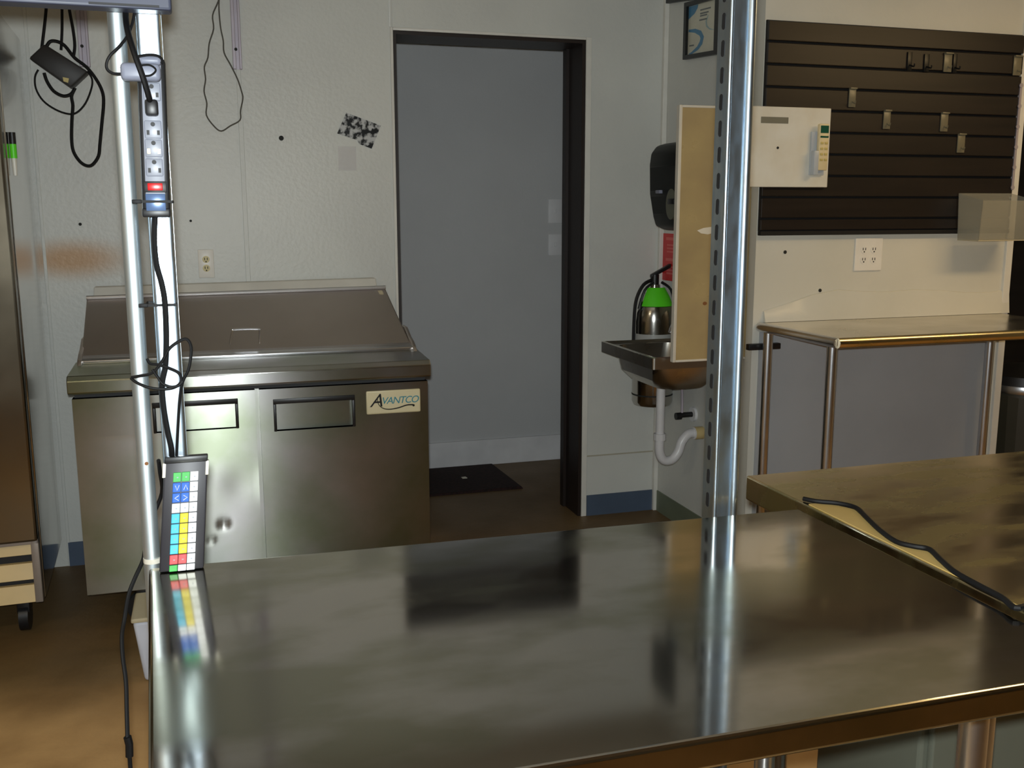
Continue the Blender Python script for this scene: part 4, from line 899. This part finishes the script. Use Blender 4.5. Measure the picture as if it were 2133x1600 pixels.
obj('display', G().box(rm[0]+0.004, rm[1]-0.004, WY-0.0315, WY-0.029, rm[2]+hgt2*0.80, rm[2]+hgt2*0.96), 'lcd', rt_, smooth=False)
obj('button', G().box(rm[0]+0.004, rm[1]-0.004, WY-0.0325, WY-0.029, rm[2]+hgt2*0.70, rm[2]+hgt2*0.74, 0.0006), 'lcd', rt_)
for k in range(4):
    for s in (-1, 1):
        cxm = (rm[0]+rm[1])/2 + s*0.009
        obj('button', G().box(cxm-0.006, cxm+0.006, WY-0.0325, WY-0.029, rm[2]+hgt2*(0.56-0.12*k), rm[2]+hgt2*(0.61-0.12*k), 0.0006), 'ivory', rt_)
hd = (2.216, 2.25, 1.563, 1.735)
ht = thing('remote_holder', 'clear grey holder behind the cream remote', 'holder', ((hd[0]+rm[1])/2, WY, hd[2]))
obj('back', G().box(hd[0], rm[1]-0.002, WY-0.011, WY, hd[2], hd[3]-0.01, 0.002), 'holder', ht)
obj('cup', G().box(hd[0], hd[0]+0.02, WY-0.034, WY-0.011, hd[2], hd[2]+0.09, 0.002), 'holder', ht)
# translucent bin at the slat wall's lower right
tb = thing('acrylic_bin', 'open translucent plastic bin hung at the lower right of the slat wall', 'bin', (3.1, 3.3, 1.3))
tbx = (2.927, 3.169, 1.312, 1.498)
X0b, X1b, Zb0, Zb1 = tbx[0], tbx[1]+0.02, tbx[2], tbx[3]
Yb0, Yb1 = 3.235, 3.372; th = 0.003
def slab(nm, pts8): obj(nm, G().hexa(pts8), 'translucent', tb, smooth=False)
slab('front_panel', [(X0b+0.01, Yb0+0.02, Zb0), (X1b-0.01, Yb0+0.02, Zb0), (X1b-0.01, Yb0+0.02+th, Zb0), (X0b+0.01, Yb0+0.02+th, Zb0), (X0b, Yb0, Zb1-0.03), (X1b, Yb0, Zb1-0.03), (X1b, Yb0+th, Zb1-0.03), (X0b, Yb0+th, Zb1-0.03)])
slab('back_panel', [(X0b+0.01, Yb1-th, Zb0), (X1b-0.01, Yb1-th, Zb0), (X1b-0.01, Yb1, Zb0), (X0b+0.01, Yb1, Zb0), (X0b, Yb1-th, Zb1), (X1b, Yb1-th, Zb1), (X1b, Yb1, Zb1), (X0b, Yb1, Zb1)])
slab('side_panel', [(X0b+0.01, Yb0+0.02, Zb0), (X0b+0.01+th, Yb0+0.02, Zb0), (X0b+0.01+th, Yb1, Zb0), (X0b+0.01, Yb1, Zb0), (X0b, Yb0, Zb1-0.03), (X0b+th, Yb0, Zb1-0.03), (X0b+th, Yb1, Zb1), (X0b, Yb1, Zb1)])
slab('side_panel', [(X1b-0.01-th, Yb0+0.02, Zb0), (X1b-0.01, Yb0+0.02, Zb0), (X1b-0.01, Yb1, Zb0), (X1b-0.01-th, Yb1, Zb0), (X1b-th, Yb0, Zb1-0.03), (X1b, Yb0, Zb1-0.03), (X1b, Yb1, Zb1), (X1b-th, Yb1, Zb1)])
obj('bottom_panel', G().box(X0b+0.01, X1b-0.01, Yb0+0.02, Yb1, Zb0-th, Zb0), 'bintan', tb, smooth=False)
for p, lab in (((2.154, 3.4, 1.271), 'dark screw hole left on the cream wall under the slats'), ((2.32, 3.4, 1.118), 'dark screw hole low on the cream wall near the steel shelf table')):
    tag(obj('wall_hole', G().disc((p[0], YR, p[2]), 0.007, t=0.002, seg=12), 'blob', smooth=False), lab, 'hole', 'dark holes in the cream wall')
# bulging white sheet along the back of the wall table
RTZ = 1.0
ct = [(2.069, 3.4, 1.044), (2.175, 3.4, 1.071), (2.282, 3.4, 1.102), (2.402, 3.4, 1.12), (2.503, 3.4, 1.111), (2.618, 3.4, 1.105), (2.756, 3.4, 1.111), (2.899, 3.4, 1.105), (3.021, 3.4, 1.092), (3.143, 3.4, 1.091), (3.242, 3.4, 1.099)]
g = G(); V = []
for k, p in enumerate(ct):
    bl = 0.012
    V.append([g.bm.verts.new((p[0], YR-0.001, p[2])), g.bm.verts.new((p[0], YR-0.006, p[2]-0.002)), g.bm.verts.new((p[0], YR-0.016, RTZ+0.012)), g.bm.verts.new((p[0], YR-0.018, RTZ+0.001)), g.bm.verts.new((p[0], YR-0.001, RTZ+0.001))])
for a, b2 in zip(V, V[1:]):
    for k in range(5): g.bm.faces.new((a[k], b2[k], b2[(k+1) % 5], a[(k+1) % 5]))
g.bm.faces.new(V[0]); g.bm.faces.new(V[-1][::-1])
tag(obj('wall_sheet', g, 'wall_right', angle=60), 'pale wavy splash sheet along the wall behind the narrow steel table', 'sheet')

# wall table under the slat wall
rtab = thing('steel_table', 'narrow steel table with rolled edges against the cream wall', 'table', (2.6, 3.1, 0))
tx0_, tx1_, ty0, ty1 = 2.036, 3.205, 2.872, YR-0.008
g = G()
g.box(tx0_+0.012, tx1_, ty0+0.012, ty1, RTZ-0.028, RTZ, 0.004)
obj('top', g, 'steel_wall', rtab)
obj('front_roll', G().cyl((tx0_+0.014, ty0+0.016, RTZ-0.017), (tx1_, ty0+0.016, RTZ-0.017), 0.0185, seg=20), 'steel_warm', rtab)
obj('end_roll', G().cyl((tx0_+0.016, ty0+0.014, RTZ-0.017), (tx0_+0.016, ty1, RTZ-0.017), 0.0185, seg=20), 'chrome', rtab)
for lx, ly in ((2.072, 2.945), (2.062, 3.345), (3.135, 2.945), (3.12, 3.345)):
    obj('leg', G().cyl((lx, ly, 0.03), (lx, ly, RTZ-0.03), 0.019, seg=18).cyl((lx, ly, 0.0), (lx, ly, 0.04), 0.013, seg=12), 'chrome', rtab)
bb = (1.994, 2.135, 0.889, 0.925)
tag(obj('black_bar', G().box(bb[0], bb[1], 3.368, YR-0.0065, bb[2]+0.006, bb[3]-0.006, 0.003), 'black'), 'short black bar on the wall behind the narrow table leg', 'bar')
# dark bin past the wall's end
dbn = thing('waste_bin', 'dark waste bin with metal rim past the end of the cream wall', 'bin', (3.62, 3.62, 0))
obj('body', G().lathe((3.60, 3.62), [(0.15, 0.0), (0.17, 0.01), (0.20, 0.60), (0.20, 0.62)], 28), 'darkbin', dbn)
obj('rim', G().lathe((3.60, 3.62), [(0.203, 0.615), (0.208, 0.63), (0.203, 0.65)], 28), 'chrome', dbn)
obj('lid', G().lathe((3.60, 3.62), [(0.2, 0.65), (0.19, 0.69), (0.12, 0.72), (0.02, 0.73)], 28), 'black', dbn)
bpy.context.view_layer.update()
